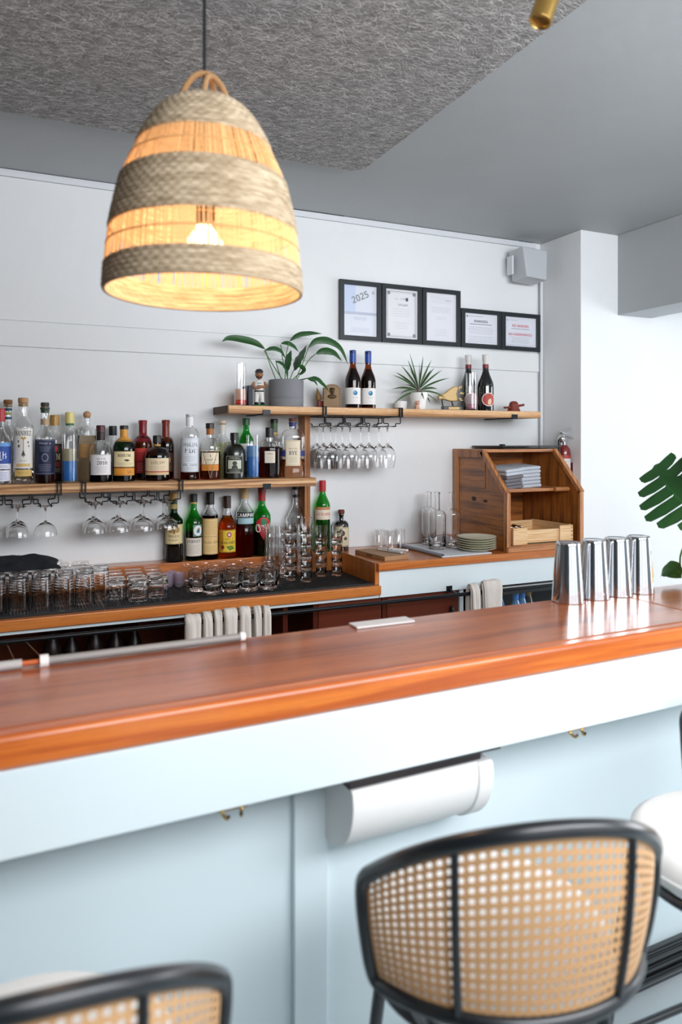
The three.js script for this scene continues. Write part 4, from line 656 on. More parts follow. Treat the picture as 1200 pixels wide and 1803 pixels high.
// ================================================================ framed papers
{
  const papers = [
    [1.541, 1.781, 2.066, 2.373, art(360, 480, '#e4e8f2', [['r', 0, 0, 130, 250, '#cfdcf4'], ['t', '2025', 180, 110, 88, '#8f949c', 'sans-serif', 'bold', -0.42], ['c', 320, 60, 16, '#c2c6cf'], ['r', 0, 250, 360, 26, '#bfc6d8'], ['l', 300, 3, 10, 0.5, '#9aa6bf'], ['l', 400, 4, 12, 0.7, '#a9b3c8']]), 'framed paper with a large slanted year number and blue tint'],
    [1.783, 2.027, 2.066, 2.373, art(360, 480, '#e9e9ec', [['o', 24, 24, 312, 432, '#8d9096', 4], ['o', 34, 34, 292, 412, '#aeb1b7', 2], ['c', 40, 40, 18, '#8d9096'], ['c', 320, 40, 18, '#8d9096'], ['c', 40, 440, 18, '#8d9096'], ['c', 320, 440, 18, '#8d9096'], ['r', 226, 78, 26, 32, '#3d4048'], ['w', 160, 94, 125, 26, '#6a6e76'], ['w', 200, 150, 109, 26, '#5a5e66'], ['l', 190, 4, 22, 0.6, '#b4b7be'], ['l', 320, 4, 18, 0.5, '#b4b7be']]), 'framed certificate with an ornamental grey border'],
    [2.029, 2.272, 2.066, 2.373, art(360, 480, '#e7e8ee', [['l', 40, 4, 18, 0.75, '#b5b9c6'], ['w', 270, 70, 79, 22, '#9aa0ae'], ['l', 140, 4, 16, 0.7, '#a7acba'], ['l', 240, 2, 16, 0.4, '#b5b9c6'], ['l', 360, 4, 18, 0.5, '#b9bdc9']]), 'framed pale document of thin text between two framed papers'],
    [2.277, 2.548, 2.066, 2.281, art(420, 330, '#e8eaf2', [['c', 40, 34, 10, '#6a6e78'], ['r', 60, 30, 170, 4, '#8a8e9a'], ['t', 'WARNING', 210, 84, 36, '#4a4d58', 'sans-serif'], ['r', 70, 112, 280, 6, '#5d616c'], ['l', 146, 5, 17, 0.85, '#7a7f8c'], ['l', 246, 4, 18, 0.85, '#7a7f8c']]), 'small framed warning notice in grey lettering'],
    [2.55, 2.822, 2.066, 2.281, art(420, 330, '#e4e7f0', [['c', 36, 40, 7, '#6a6e78'], ['r', 54, 36, 120, 3, '#9a9eaa'], ['t', 'NO MINORS', 210, 98, 38, '#c03a48', 'sans-serif'], ['r', 90, 128, 240, 5, '#7a7f8c'], ['t', 'NO OVERSERVICE', 210, 192, 38, '#c03a48', 'sans-serif'], ['l', 222, 5, 15, 0.7, '#7a7f8c'], ['r', 20, 306, 380, 3, '#9aa6bf']]), 'small framed notice with two lines of red lettering'],
  ];
  const fr = std('#1d2429', 0.4);
  for (const [x0, x1, y0, y1, t, label] of papers) {
    const g = thing('picture_frame', label, 'picture frame', [(x0 + x1) / 2, (y0 + y1) / 2, 0.012]), w = (x1 - x0) / 2 - 0.0015, h = (y1 - y0) / 2, b = 0.0235;
    mesh('frame', extrude([[-w, -h], [w, -h], [w, h], [-w, h]], 0.016, 0.0015, [[[-w + b, -h + b], [-w + b, h - b], [w - b, h - b], [w - b, -h + b]]]), fr, g);
    mesh('backing', span(-w + 0.004, w - 0.004, -h + 0.004, h - 0.004, -0.002, 0.004), M.black, g);
    mesh('paper', new THREE.PlaneGeometry(2 * (w - b) + 0.004, 2 * (h - b) + 0.004).translate(0, 0, 0.0055), new THREE.MeshStandardMaterial({ map: t, roughness: 0.7 }), g);
    mesh('pane', span(-w + b - 0.003, w - b + 0.003, -h + b - 0.003, h - b + 0.003, 0.008, 0.0095), M.glass, g);
  }
}
// ================================================================ glasses on the lower counter
function family(name, prof, seg, mat, flute) {
  const make = () => {
    let g = lathe(prof, seg);
    if (flute) { const p = g.attributes.position; for (let i = 0; i < p.count; i++) { const x = p.getX(i), y = p.getY(i), z = p.getZ(i), r = Math.hypot(x, z); if (r < 1e-4) continue; const k = flute(Math.atan2(x, z), y, r); p.setX(i, x * k); p.setZ(i, z * k); } g.computeVertexNormals(); }
    return g;
  };
  let proto = null;
  return (label, group, x, y, z, turn = 0, flip = false) => {
    const g = proto ? copyOf(proto, x, y, z, turn) : thing(name, label, 'glass', [x, y, z], turn, group);
    if (!proto) { g.userData.base = name; mesh('wall', make(), mat, g); proto = g; g.userData.h = Math.max(...prof.map((q) => q[1])); }
    tag(g, label, 'glass', group);
    if (flip) { g.rotation.set(PI, turn, 0); g.position.y = y + proto.userData.h; } else g.rotation.set(0, turn, 0);
    return g;
  };
}
{
  // tall tumblers with rings round the upper half, standing upside down on the mat
  const tallProf = [[0, 0], [0.031, 0], [0.0325, 0.002]];
  for (let i = 0; i <= 28; i++) { const y = 0.006 + i * 0.0026; tallProf.push([0.0328 + y * 0.022 + (i % 4 < 2 ? 0.0007 : -0.0004), y]); }
  for (let i = 1; i <= 6; i++) { const y = 0.079 + i * 0.0118; tallProf.push([0.0328 + y * 0.022, y]); }
  const mid = tallProf.length; tallProf.push([0.0345, 0.1505], [0.0338, 0.15]); for (let i = 5; i >= 0; i--) { const y = 0.012 + i * 0.026; tallProf.push([0.0312 + y * 0.022, y]); } tallProf.push([0, 0.011]);
  const outerOnly = (q) => q.slice(0, q.findIndex((e) => e[1] === Math.max(...q.map((w) => w[1]))) + 2), tallFlute = (a, y, r) => y > 0.01 && y < 0.14 ? 1 + 0.008 * Math.cos(a * 16) : 1;
  const tall = family('tall_tumbler', outerOnly(tallProf), 48, M.tumbler, tallFlute), tallThick = family('tall_tumbler', tallProf, 48, M.glassThick, tallFlute);
  const rows = [[0.418, [-0.112, -0.034, 0.044, 0.122, 0.2, 0.277]], [0.34, [-0.13, -0.052, 0.026, 0.104, 0.182, 0.26]], [0.262, [-0.112, -0.034, 0.044, 0.122, 0.2, 0.275]], [0.184, [-0.13, -0.052, 0.026, 0.104, 0.182]]];
  const rowName = ['front row along the mat edge', 'second row from the mat edge', 'third row from the mat edge', 'back row against the ledge'];
  for (const [k, [z, xs]] of rows.entries()) for (const x of xs) (k > 1 ? tall : tallThick)(`tall ribbed glass tumbler upside down on the mat, ${rowName[k]}`, `tall tumblers, ${rowName[k]}`, x + rr(-0.002, 0.002), MAT, z + rr(-0.002, 0.002), rr(0, 6), true);
  tallThick('tall ribbed glass tumbler at the cluster end, next to the upturned low tumblers', undefined, 0.338, MAT, 0.375, 1, true);
  // low tumblers
  const lowProf = [[0, 0], [0.033, 0], [0.0355, 0.003], [0.0385, 0.012], [0.0395, 0.04], [0.0395, 0.083], [0.0388, 0.084], [0.038, 0.08], [0.037, 0.04], [0.0355, 0.016], [0, 0.013]];
  const lowFlute = (a, y, r) => y > 0.004 && y < 0.05 ? 1 + 0.014 * Math.cos(a * 10) : 1;
  const low = family('low_tumbler', outerOnly(lowProf), 60, M.tumbler, lowFlute), lowThick = family('low_tumbler', lowProf, 60, M.glassThick, lowFlute);
  for (const [i, j] of [[0, 1], [0, 2], [0, 3], [1, 0], [1, 1], [1, 2], [1, 3], [2, 0], [2, 1], [2, 2], [2, 3], [0, 0]]) if (i || j) (j < 2 ? lowThick : low)(`low glass tumbler upside down beside the tall tumblers, ${['front row', 'second row', 'third row', 'row against the ledge'][j]}`, `upturned low tumblers ${j + 1}`, 0.405 + i * 0.083 + j * 0.004 + rr(-0.002, 0.002), MAT, 0.385 - j * 0.082 + (i === 2 ? -0.03 : 0), rr(0, 6), true);
  for (const [z, x0, n] of [[0.388, 0.785, 4], [0.304, 0.745, 5], [0.22, 0.77, 5], [0.136, 0.75, 5]]) for (let i = 0; i < n; i++) if (x0 + i * 0.083 < (z < 0.2 ? 1.04 : 1.105)) (z > 0.25 ? lowThick : low)(`low upright glass tumbler before the amaro bottles, ${z > 0.35 ? 'front row' : z > 0.25 ? 'second row' : z > 0.2 ? 'third row' : 'row touching the ledge'}`, `low upright tumblers at ${z}`, x0 + i * 0.083 + rr(-0.002, 0.002), MAT, z + rr(-0.002, 0.002), rr(0, 6));
  // stacking tumblers
  const stProf = [[0, 0], [0.023, 0], [0.0245, 0.003], [0.0252, 0.02], [0.0262, 0.05], [0.0285, 0.054], [0.0292, 0.084], [0.0286, 0.0845], [0.0278, 0.056], [0.0247, 0.049], [0.0232, 0.012], [0, 0.01]];
  const stFlute = (a, y) => y < 0.05 ? 1 + 0.012 * Math.cos(a * 12) : 1, stack = family('stacking_tumbler', stProf, 48, M.tumbler, stFlute), stackThick = family('stacking_tumbler', stProf, 48, M.glassThick, stFlute);
  for (const [x, z, n] of [[1.135, 0.128, 4], [1.186, 0.168, 4], [1.194, 0.246, 5], [1.246, 0.306, 5], [1.36, 0.212, 4], [1.433, 0.23, 4], [1.29, 0.15, 4]])
    for (let k = 0; k < n; k++) (z > 0.2 ? stackThick : stack)(`clear stacking tumbler nested in one of the tall stacks, ${['at the bottom', 'second from the bottom', 'third from the bottom', 'fourth from the bottom', 'fifth and topmost of its stack'][k]}`, `stacked tumblers level ${k + 1}`, x, MAT + k * 0.0515, z, rr(0, 6));
  // little patterned glasses
  const et = family('shot_glass', [[0, 0], [0.019, 0], [0.02, 0.003], [0.0225, 0.06], [0.0218, 0.06], [0.019, 0.012], [0, 0.01]], 40, M.glassEtched, (a, y) => 1 + 0.02 * Math.cos(a * 14) * Math.cos(y * 700));
  for (const [x, z] of [[0.648, 0.165], [0.696, 0.178], [0.675, 0.122]]) et('small cut glass shot tumbler between the two groups of low tumblers', 'small cut shot glasses', x, MAT, z, rr(0, 6));
  const wt = family('water_glass', [[0, 0], [0.024, 0], [0.0255, 0.003], [0.029, 0.095], [0.0282, 0.095], [0.0245, 0.012], [0, 0.011]], 40, M.tumbler);
  for (const [x, z] of [[1.74, 0.085], [1.775, 0.14], [1.845, 0.105]]) wt('plain clear water glass on the upper counter behind the cutting board', 'plain water glasses', x, HIGH, z, 0);
}
// dark cloth dropped on the tall tumblers
{
  const g = surface((u, v) => {
    const x = lerp(-0.3, 0.185, u), z = lerp(0.16, 0.40, v), e = Math.min(1, 6 * Math.min(u, 1 - u)) ** 0.7 * Math.min(1, 4 * Math.min(v, 1 - v)) ** 0.6;
    const n = fbm(u * 0.99, v * 0.99, 6, 5, 3, 91), m = fbm(u * 0.99, v * 0.99, 14, 11, 2, 97);
    return [x + (n - 0.5) * 0.03, MAT + 0.153 + e * (0.014 + 0.028 * n + 0.012 * m), z + (m - 0.5) * 0.03];
  }, 60, 36);
  const under = g.clone(); const p = under.attributes.position; for (let i = 0; i < p.count; i++) p.setY(i, MAT + 0.1515 + (p.getY(i) - MAT - 0.153) * 0.25); const k = under.index.array; for (let i = 0; i < k.length; i += 3) { const t = k[i]; k[i] = k[i + 1]; k[i + 1] = t; } under.computeVertexNormals();
  solo('crumpled_cloth', join([g, under]), M.darkCloth, 'crumpled black cloth lying on top of the tall tumblers', 'cloth');
}
// ================================================================ things on the upper counter
{
  const b = thing('cutting_board', 'small wooden cutting board with two knives on it at the counter step', 'cutting board', [1.622, HIGH, 0.325], 0.1);
  mesh('board', metreUV(new RoundedBoxGeometry(0.135, 0.021, 0.26, 2, 0.003).translate(0, 0.0105, 0), 2), M.boardWood, b);
  for (const z of [-0.02, -0.005, 0.01]) mesh('brand_mark', span(-0.0678, -0.0672, 0.006, 0.015, z, z + 0.01), std('#5c4128', 0.8), b);
  for (const [x, z, t, w] of [[1.652, 0.335, 0.35, 'with its grey handle'], [1.69, 0.30, 0.62, 'with its white handle']]) {
    const k = thing('paring_knife', `small knife ${w} lying on the cutting board`, 'knife', [x, HIGH + 0.0215, z], t);
    mesh('handle', new RoundedBoxGeometry(0.018, 0.011, 0.085, 3, 0.005).translate(0, 0.0055, 0.045), std(w.includes('white') ? '#e9e7e2' : '#b8bbbd', 0.4), k);
    mesh('blade', extrude([[-0.008, 0], [0.008, 0], [0.007, 0.06], [-0.006, 0.085]], 0.0014).rotateX(-PI / 2).translate(0, 0.005, 0), M.steel, k);
  }
}
{
  const c = thing('folded_cloth', 'pale grey folded cloth under the clear bottles on the upper counter', 'cloth', [2.0, HIGH, 0.27], 0.03);
  mesh('sheet', metreUV(new RoundedBoxGeometry(0.29, 0.006, 0.42, 2, 0.0028).translate(0, 0.0033, 0), 0), std('#d9dce0', 0.95), c);
  mesh('rolled_edge', tube([[-0.145, 0.009, -0.19], [-0.142, 0.01, 0], [-0.14, 0.008, 0.205]], 0.009, 12), std('#8f959e', 0.95), c);
}
{
  const prof = [[0, 0.002], [0.05, 0], [0.058, 0.001], [0.075, 0.006], [0.0965, 0.013], [0.097, 0.0145], [0.09, 0.0135], [0.06, 0.006], [0, 0.0055]];
  const g = lathe(prof, 56), m = std('#ecebd6', 0.3);
  for (let i = 0; i < 6; i++) { const p = solo('plate', g, m, `pale cream plate, ${['bottom', 'second', 'third', 'fourth', 'fifth', 'topmost'][i]} of the stack beside the wooden cabinet`, 'plate', 'stacked plates'); p.position.set(2.124, HIGH + 0.0068 + i * 0.0112, 0.385); }
}
// slant-fronted wooden cabinet
const CX0 = 2.234, CX1 = 2.716;
{
  const c = thing('wooden_cabinet', 'amber pine countertop cabinet with slanted open front and inner shelf', 'cabinet', [0, HIGH, 0]);
  const side = [[0.012, 0], [0.486, 0], [0.486, 0.288], [0.284, 0.5], [0.012, 0.5]];
  const panel = (x, t) => metreUV(extrude(side.map(([z, y]) => [-z, y]), t, 0.001).rotateY(PI / 2).translate(x, 0, 0), 1);
  const l = mesh('side_panel', panel(CX0 + 0.008, 0.012), M.pineDark, c);
  // frame strips and boards on the outside of the side
  const strip = (pts, n = 'frame_strip', m = M.pineEdge) => mesh(n, metreUV(extrude(pts.map(([z, y]) => [-z, y]), 0.01, 0.0015).rotateY(PI / 2).translate(CX0 - 0.002, 0, 0), 1), m, l);
  strip([[0.012, 0], [0.06, 0], [0.06, 0.5], [0.012, 0.5]]); strip([[0.46, 0.0], [0.488, 0.0], [0.488, 0.29], [0.46, 0.278]]); strip([[0.062, 0.462], [0.29, 0.462], [0.282, 0.5], [0.062, 0.5]], 'frame_strip', M.pineDark); strip([[0.46, 0.278], [0.488, 0.29], [0.286, 0.5], [0.26, 0.488]]);
  for (const [a, b] of [[0.002, 0.15], [0.153, 0.30], [0.303, 0.46]]) mesh('plank', metreUV(span(CX0 + 0.004, CX0 + 0.0085, a, b, 0.062, Math.min(0.458, a > 0.25 ? 0.44 - (a - 0.29) * 1.0 - 0.13 : a > 0.1 ? 0.455 : 0.458)), 2, 0, a), M.pineDark, l);
  for (const [y, z] of [[0.06, 0.475], [0.2, 0.475], [0.3, 0.466], [0.1, 0.035], [0.4, 0.035]]) mesh('nail', ball(0.003, CX0 - 0.0025, y, z, 0.5, 1, 1, 8), M.black, l);
  mesh('knot', ball(0.012, CX0 + 0.0045, 0.245, 0.2, 0.08, 1.2, 2.2, 12), std('#2d1608', 0.6), l); mesh('knot', ball(0.012, CX0 + 0.0045, 0.24, 0.3, 0.08, 0.7, 2.0, 12), std('#2d1608', 0.6), l);
  const r = mesh('side_panel', panel(CX1 - 0.02, 0.016), M.pineDark, c);
  mesh('edge_strip', metreUV(span(CX1 - 0.026, CX1, 0, 0.29, 0.47, 0.492, 0.002), 1), M.pineEdge, r);
  mesh('edge_strip', metreUV(box(0.026, 0.3, 0.022, 0, 0, 0, 0.002).rotateX(-0.762).translate(CX1 - 0.013, 0.392, 0.386), 1), M.pineEdge, r);
  mesh('back_panel', metreUV(span(CX0 + 0.02, CX1 - 0.02, 0, 0.49, 0.014, 0.026), 0), M.pineDark, c);
  mesh('top_board', metreUV(span(CX0 - 0.002, CX1 + 0.002, 0.49, 0.506, 0.01, 0.29, 0.002), 0), M.pineEdge, c);
  mesh('bottom_board', metreUV(span(CX0 + 0.02, CX1 - 0.02, 0.0, 0.03, 0.026, 0.486, 0.002), 0), M.pineEdge, c);
  mesh('base_rail', metreUV(span(CX0, CX1, 0.0, 0.026, 0.486, 0.494, 0.002), 0), M.pineEdge, c);
  const sh = mesh('shelf', metreUV(span(CX0 + 0.02, CX1 - 0.02, 0.288, 0.304, 0.026, 0.40, 0.002), 0), M.pineEdge, c);
  mesh('dowel', rod([CX1 - 0.12, 0.297, 0.41], [CX1 - 0.03, 0.297, 0.41], 0.012, 14), M.pineEdge, sh);
  mesh('post', metreUV(span(CX0 + 0.05, CX0 + 0.09, 0.03, 0.288, 0.03, 0.075, 0.002), 1), M.pineEdge, c);
}
{
  const d = thing('wooden_box', 'pale open wooden box with finger joints inside the pine cabinet', 'box', [2.47, HIGH + 0.031, 0.31], 0);
  const X = 0.19, Z = 0.155, h = 0.082, t = 0.012;
  mesh('front', metreUV(span(-X, X, 0, h - 0.012, Z - t, Z, 0.001), 0), M.paleWood, d); mesh('back', metreUV(span(-X, X, 0, h, -Z, -Z + t, 0.001), 0), M.paleWood, d);
  for (const s of [-1, 1]) mesh('side', metreUV(span(s * X - (s > 0 ? 0 : 0), s * X + s * -t, 0, h, -Z + t, Z - t, 0.001).scale(1, 1, 1), 2), M.paleWood, d);
  mesh('bottom', span(-X, X, 0, 0.006, -Z, Z), M.paleWood, d);
  mesh('end_block', metreUV(span(-X - 0.002, -X + 0.085, 0, h + 0.002, Z - 0.004, Z + 0.012, 0.002), 0), M.paleWood, d);
  mesh('end_block', metreUV(span(X - 0.085, X + 0.002, 0, h + 0.004, Z - 0.004, Z + 0.008, 0.002), 0), M.paleWood, d);
  for (let k = 0; k < 4; k++) mesh('finger_joint', span(X - 0.012, X - 0.001, 0.008 + k * 0.02, 0.017 + k * 0.02, Z + 0.0075, Z + 0.0086), std('#b98e55', 0.6), d);
}
for (let i = 0; i < 5; i++) solo('bottle_opener', [rod([2.297 + i * 0.016, HIGH + 0.115, 0.43 - (i % 2) * 0.02], [2.306 + i * 0.014, HIGH + 0.118, 0.38 - (i % 3) * 0.015], 0.0045, 10), ball(0.0085, 2.297 + i * 0.016, HIGH + 0.116, 0.43 - (i % 2) * 0.02, 1, 0.7, 1, 12)], M.steel, 'small steel bar tool lying on the end of the pale wooden box', 'bar tool', 'steel bar tools');
// folded napkins on the inner shelf
{
  const fold = (w, d, t) => { const g = new RoundedBoxGeometry(w, t, d, 4, t * 0.45, 1); const p = g.attributes.position; for (let i = 0; i < p.count; i++) p.setY(i, p.getY(i) + 0.004 * Math.sin(p.getX(i) * 22) + 0.003 * Math.cos(p.getZ(i) * 18)); g.computeVertexNormals(); return g; };
  const grey = std('#6f6d72', 0.95), A = fold(0.12, 0.24, 0.0165), B = fold(0.135, 0.21, 0.0175);
  for (let k = 0; k < 6; k++) { const m = solo('folded_napkin', A, k < 4 ? grey : M.napkin, `${k < 4 ? 'dark grey' : 'pale blue-grey'} folded napkin, ${['lowest', 'second', 'third', 'fourth', 'fifth', 'topmost'][k]} in the stack beside the cabinet's outer side`, 'napkin', 'folded napkins'); m.position.set(2.362 + rr(-0.004, 0.004), HIGH + 0.318 + k * 0.0172, 0.245 + rr(-0.004, 0.004)); m.rotation.y = 0.12; m.rotation.x = 0.05; }
  for (let k = 0; k < 6; k++) { const m = solo('folded_napkin', B, M.napkin, `pale blue-grey folded napkin, ${['lowest', 'second', 'third', 'fourth', 'fifth', 'topmost'][k]} in the all-pale stack on the cabinet shelf`, 'napkin', 'folded napkins'); m.position.set(2.505 + rr(-0.004, 0.004), HIGH + 0.318 + k * 0.0185, 0.235 + rr(-0.004, 0.004)); m.rotation.y = -0.1; m.rotation.x = 0.05; }
}
{
  const t = thing('serving_tray', 'thin black serving tray lying on top of the pine cabinet', 'tray', [2.55, HIGH + 0.506, 0.155], 0.02);
  mesh('tray', [box(0.38, 0.005, 0.25, 0, 0.004, 0, 0.002), box(0.4, 0.006, 0.27, 0, 0.014, 0, 0.002)], M.black, t);
  mesh('handle', box(0.02, 0.012, 0.03, -0.16, 0.02, 0.08, 0.004), M.black, t);
}
// fire extinguisher on the side of the wall return
{
  const f = thing('fire_extinguisher', 'small red fire extinguisher with chrome valve on the wall return', 'fire extinguisher', [2.798, 1.13, 0.252]);
  mesh('cylinder', lathe([[0, 0], [0.034, 0], [0.037, 0.006], [0.037, 0.345], [0.032, 0.375], [0.02, 0.392], [0.014, 0.4], [0, 0.4]], 36), phys('#7c1f1d', 0.25, { clearcoat: 0.8 }), f);
  mesh('label', new THREE.CylinderGeometry(0.0375, 0.0375, 0.16, 28, 1, true, -2.2, 2.6).translate(0, 0.26, 0), new THREE.MeshStandardMaterial({ roughness: 0.5, map: art(160, 160, '#dcdad8', [['r', 0, 0, 160, 18, '#a83a36'], ['l', 34, 8, 14, 0.8, '#8a8684']]) }), f);
  mesh('valve', [rod([0, 0.395, 0], [0, 0.45, 0], 0.017, 16), rod([-0.03, 0.43, 0], [0.03, 0.43, 0], 0.013, 12), ball(0.021, -0.026, 0.43, 0.012)], M.chrome, f);
  mesh('lever', [box(0.1, 0.011, 0.022, 0, 0, 0, 0.003).rotateZ(0.4).translate(0.022, 0.482, 0.004)], M.chrome, f);
  mesh('grip', [box(0.075, 0.011, 0.02, 0, 0, 0, 0.003).rotateZ(-0.4).translate(0.012, 0.448, 0.022)], M.chrome, f);
  mesh('hose', tube([[-0.015, 0.425, 0.01], [-0.045, 0.425, 0.015], [-0.05, 0.39, 0.018], [-0.044, 0.3, 0.016]], 0.007, 10), M.black, f);
  mesh('bracket', span(0.036, 0.042, 0.2, 0.3, -0.03, 0.03, 0.001), M.chrome, f);
}
// ================================================================ things on the upper shelf
{
  solo('dark_box', span(1.017, 1.038, SU, SU + 0.098, 0.06, 0.16, 0.002), std('#23303c', 0.6), 'dark blue upright box between the orange candle and the figurine', 'box');
  const f = thing('bobblehead_figurine', 'baseball player figurine with white uniform and dark cap on a green base', 'figurine', [1.077, SU, 0.135], -0.28);
  const skin = std('#9a6a4a', 0.5), kit = std('#e9e8e4', 0.5), dark = std('#1f2329', 0.5);
  mesh('base', lathe([[0, 0], [0.035, 0], [0.036, 0.003], [0.034, 0.01], [0, 0.011]], 32), std('#2f7a45', 0.5), f);
  mesh('shoes', [ball(0.012, -0.013, 0.016, 0.006, 0.9, 0.6, 1.6), ball(0.012, 0.015, 0.016, 0.006, 0.9, 0.6, 1.6)], dark, f);
  mesh('body', lathe([[0, 0.058], [0.018, 0.06], [0.0215, 0.075], [0.0235, 0.1], [0.022, 0.115], [0.012, 0.124], [0.007, 0.128], [0, 0.128]], 28).scale(1, 1, 0.72), kit, f);
  mesh('trousers', [rod([-0.013, 0.016, 0], [-0.0105, 0.07, 0], 0.0095, 14, 0.0125), rod([0.015, 0.016, 0], [0.0105, 0.07, 0], 0.0095, 14, 0.0125)], kit, f);
  mesh('belt', lathe([[0.0205, 0.07], [0.022, 0.071], [0.022, 0.076], [0.0212, 0.077]], 28).scale(1, 1, 0.74), dark, f);
  mesh('arms', [tube([[-0.023, 0.115, 0], [-0.031, 0.1, 0.006], [-0.024, 0.088, 0.018], [0.004, 0.09, 0.022]], 0.0068, 10), tube([[0.023, 0.115, 0], [0.03, 0.1, 0.006], [0.022, 0.094, 0.018], [-0.006, 0.095, 0.023]], 0.0066, 10)], skin, f);
  mesh('chest_letters', span(-0.01, 0.011, 0.1085, 0.1115, 0.0155, 0.0172), std('#2f6a4a', 0.6), f);
  const head = mesh('head', [ball(0.019, 0, 0.151, 0.001, 0.92, 1.12, 0.98, 24), rod([0, 0.12, 0], [0, 0.14, 0], 0.006, 12), ball(0.0035, 0, 0.148, 0.0195, 1, 1, 1, 10), ball(0.004, -0.0175, 0.15, 0, 0.5, 1.2, 0.9, 10), ball(0.004, 0.0175, 0.15, 0, 0.5, 1.2, 0.9, 10)], skin, f);
  mesh('eyes', [ball(0.0026, -0.0065, 0.154, 0.0175, 1.2, 0.8, 0.5, 10), ball(0.0026, 0.0065, 0.154, 0.0175, 1.2, 0.8, 0.5, 10)], dark, head);
  mesh('beard', ball(0.0165, 0, 0.141, 0.003, 0.95, 0.6, 1, 20), std('#5b3d2b', 0.8), head);
  mesh('cap', [lathe([[0.0192, 0.159], [0.0185, 0.168], [0.013, 0.176], [0, 0.179]], 28), extrude([[-0.014, 0], [0.014, 0], [0.011, 0.014], [-0.011, 0.014]], 0.002, 0.0005).rotateX(PI / 2 - 0.1).translate(0, 0.1615, 0.015)], dark, head);
}
function leafBlade(pts, width, fold = 0.25, roll = 0, nu = 14, nv = 4) {   // pts: midrib; width: widest half width
  const c = new THREE.CatmullRomCurve3(pts.map((p) => new V3(...p)));
  return surface((u, v) => {
    const p = c.getPoint(u), t = c.getTangent(u), s = new V3(Math.cos(roll), Math.sin(roll) * 0.3, Math.sin(roll)).cross(t).length() < 0.2 ? new V3(0, 0, 1) : new V3(0, 0, 1).applyAxisAngle(t, roll).addScaledVector(t, -t.z).normalize();
    const w = width * Math.sin(Math.min(1, u * 1.02) * PI) ** 0.75 * (1.12 - 0.35 * u), k = (v - 0.5) * 2, n = t.clone().cross(s);
    return p.addScaledVector(s, k * w).addScaledVector(n, Math.abs(k) * w * fold + 0.06 * w * Math.sin(u * 25) * k * k).toArray();
  }, nu, nv);
}
{
  const pl = thing('potted_peace_lily', 'leafy peace lily in a matte grey round pot on the upper shelf', 'plant', [1.21, SU, 0.138]);
  const pot = mesh('pot', lathe([[0, 0], [0.08, 0], [0.082, 0.003], [0.0825, 0.042], [0.0815, 0.0425], [0.0815, 0.0445], [0.0825, 0.045], [0.083, 0.128], [0.08, 0.13], [0.077, 0.128], [0.076, 0.11], [0, 0.11]], 56), std('#7b7d81', 0.75, { bumpMap: plasterBump, bumpScale: 0.002 }), pl);
  mesh('soil', cyl(0.0755, 0.0755, 0.006, 32).translate(0, 0.112, 0), std('#2b2119', 1, { bumpMap: plasterBump, bumpScale: 0.01 }), pot);
  const leafM = std(0xffffff, 0.45, { map: dataTex(128, 128, (u, v) => mix3(hex('#1a3d1f'), hex('#34692f'), fbm(u, v, 4, 20, 3, 61)), true), side: THREE.DoubleSide }), stemM = std('#4d7a3a', 0.6);
  const K = 0.00286, q = (px, py, z = 0) => [(px - 504) * K, 0.13 + (663 - py) * 0.0027, z];
  const leaves = [
    [[[486, 663], [472, 632], [464, 612]], [[464, 612], [448, 603], [424, 598], [400, 598], [389, 605]], 0.017, 0.03, 1.2],
    [[[502, 663], [504, 620], [510, 594]], [[510, 594], [526, 582], [548, 577], [569, 577]], 0.014, 0.0, 1.2],
    [[[520, 663], [532, 630], [538, 606]], [[538, 606], [552, 593], [574, 592], [594, 605], [606, 634]], 0.02, 0.04, 1.3],
    [[[522, 663], [540, 628], [548, 617]], [[548, 617], [562, 611], [578, 614], [591, 629]], 0.019, 0.06, 1.3],
    [[[510, 663], [512, 650], [511, 646]], [[511, 648], [513, 632], [520, 618], [528, 604]], 0.038, 0.055, 0.2],
    [[[508, 663], [500, 630], [497, 600]], [[497, 598], [510, 596], [522, 601], [531, 611]], 0.013, -0.02, 1.2],
    [[[498, 663], [480, 636], [466, 613]], [[466, 613], [482, 608], [495, 612], [504, 627]], 0.013, 0.0, 1.2],
    [[[496, 663], [488, 650], [480, 634]], [[478, 632], [490, 636], [495, 646], [496, 658]], 0.014, 0.05, 0.9],
    [[[526, 663], [536, 660], [542, 658]], [[538, 659], [550, 660], [561, 671], [569, 684]], 0.015, 0.055, 1.0],
    [[[520, 663], [530, 661], [536, 660]], [[532, 661], [542, 664], [547, 675]], 0.013, 0.07, 0.9],
    [[[506, 663], [505, 652], [503, 645]], [[503, 648], [501, 636], [503, 622], [507, 612]], 0.022, 0.03, 0.5],
    [[[514, 663], [520, 655], [524, 650]], [[522, 655], [527, 646], [520, 640], [512, 644]], 0.012, 0.05, 0.8],
  ];
  for (const [stem, mid, w, z, roll] of leaves) {
    const a = stem.map(([x, y], i) => q(x, y, z * i / 2)), b = mid.map(([x, y], i) => q(x, y, z + i * z * 0.2));
    const lf = mesh('leaf', leafBlade(b, w, 0.22, roll, 18, 4), leafM, pl);
    mesh('stalk', tube(a, 0.0022, 6), stemM, lf);
  }
}
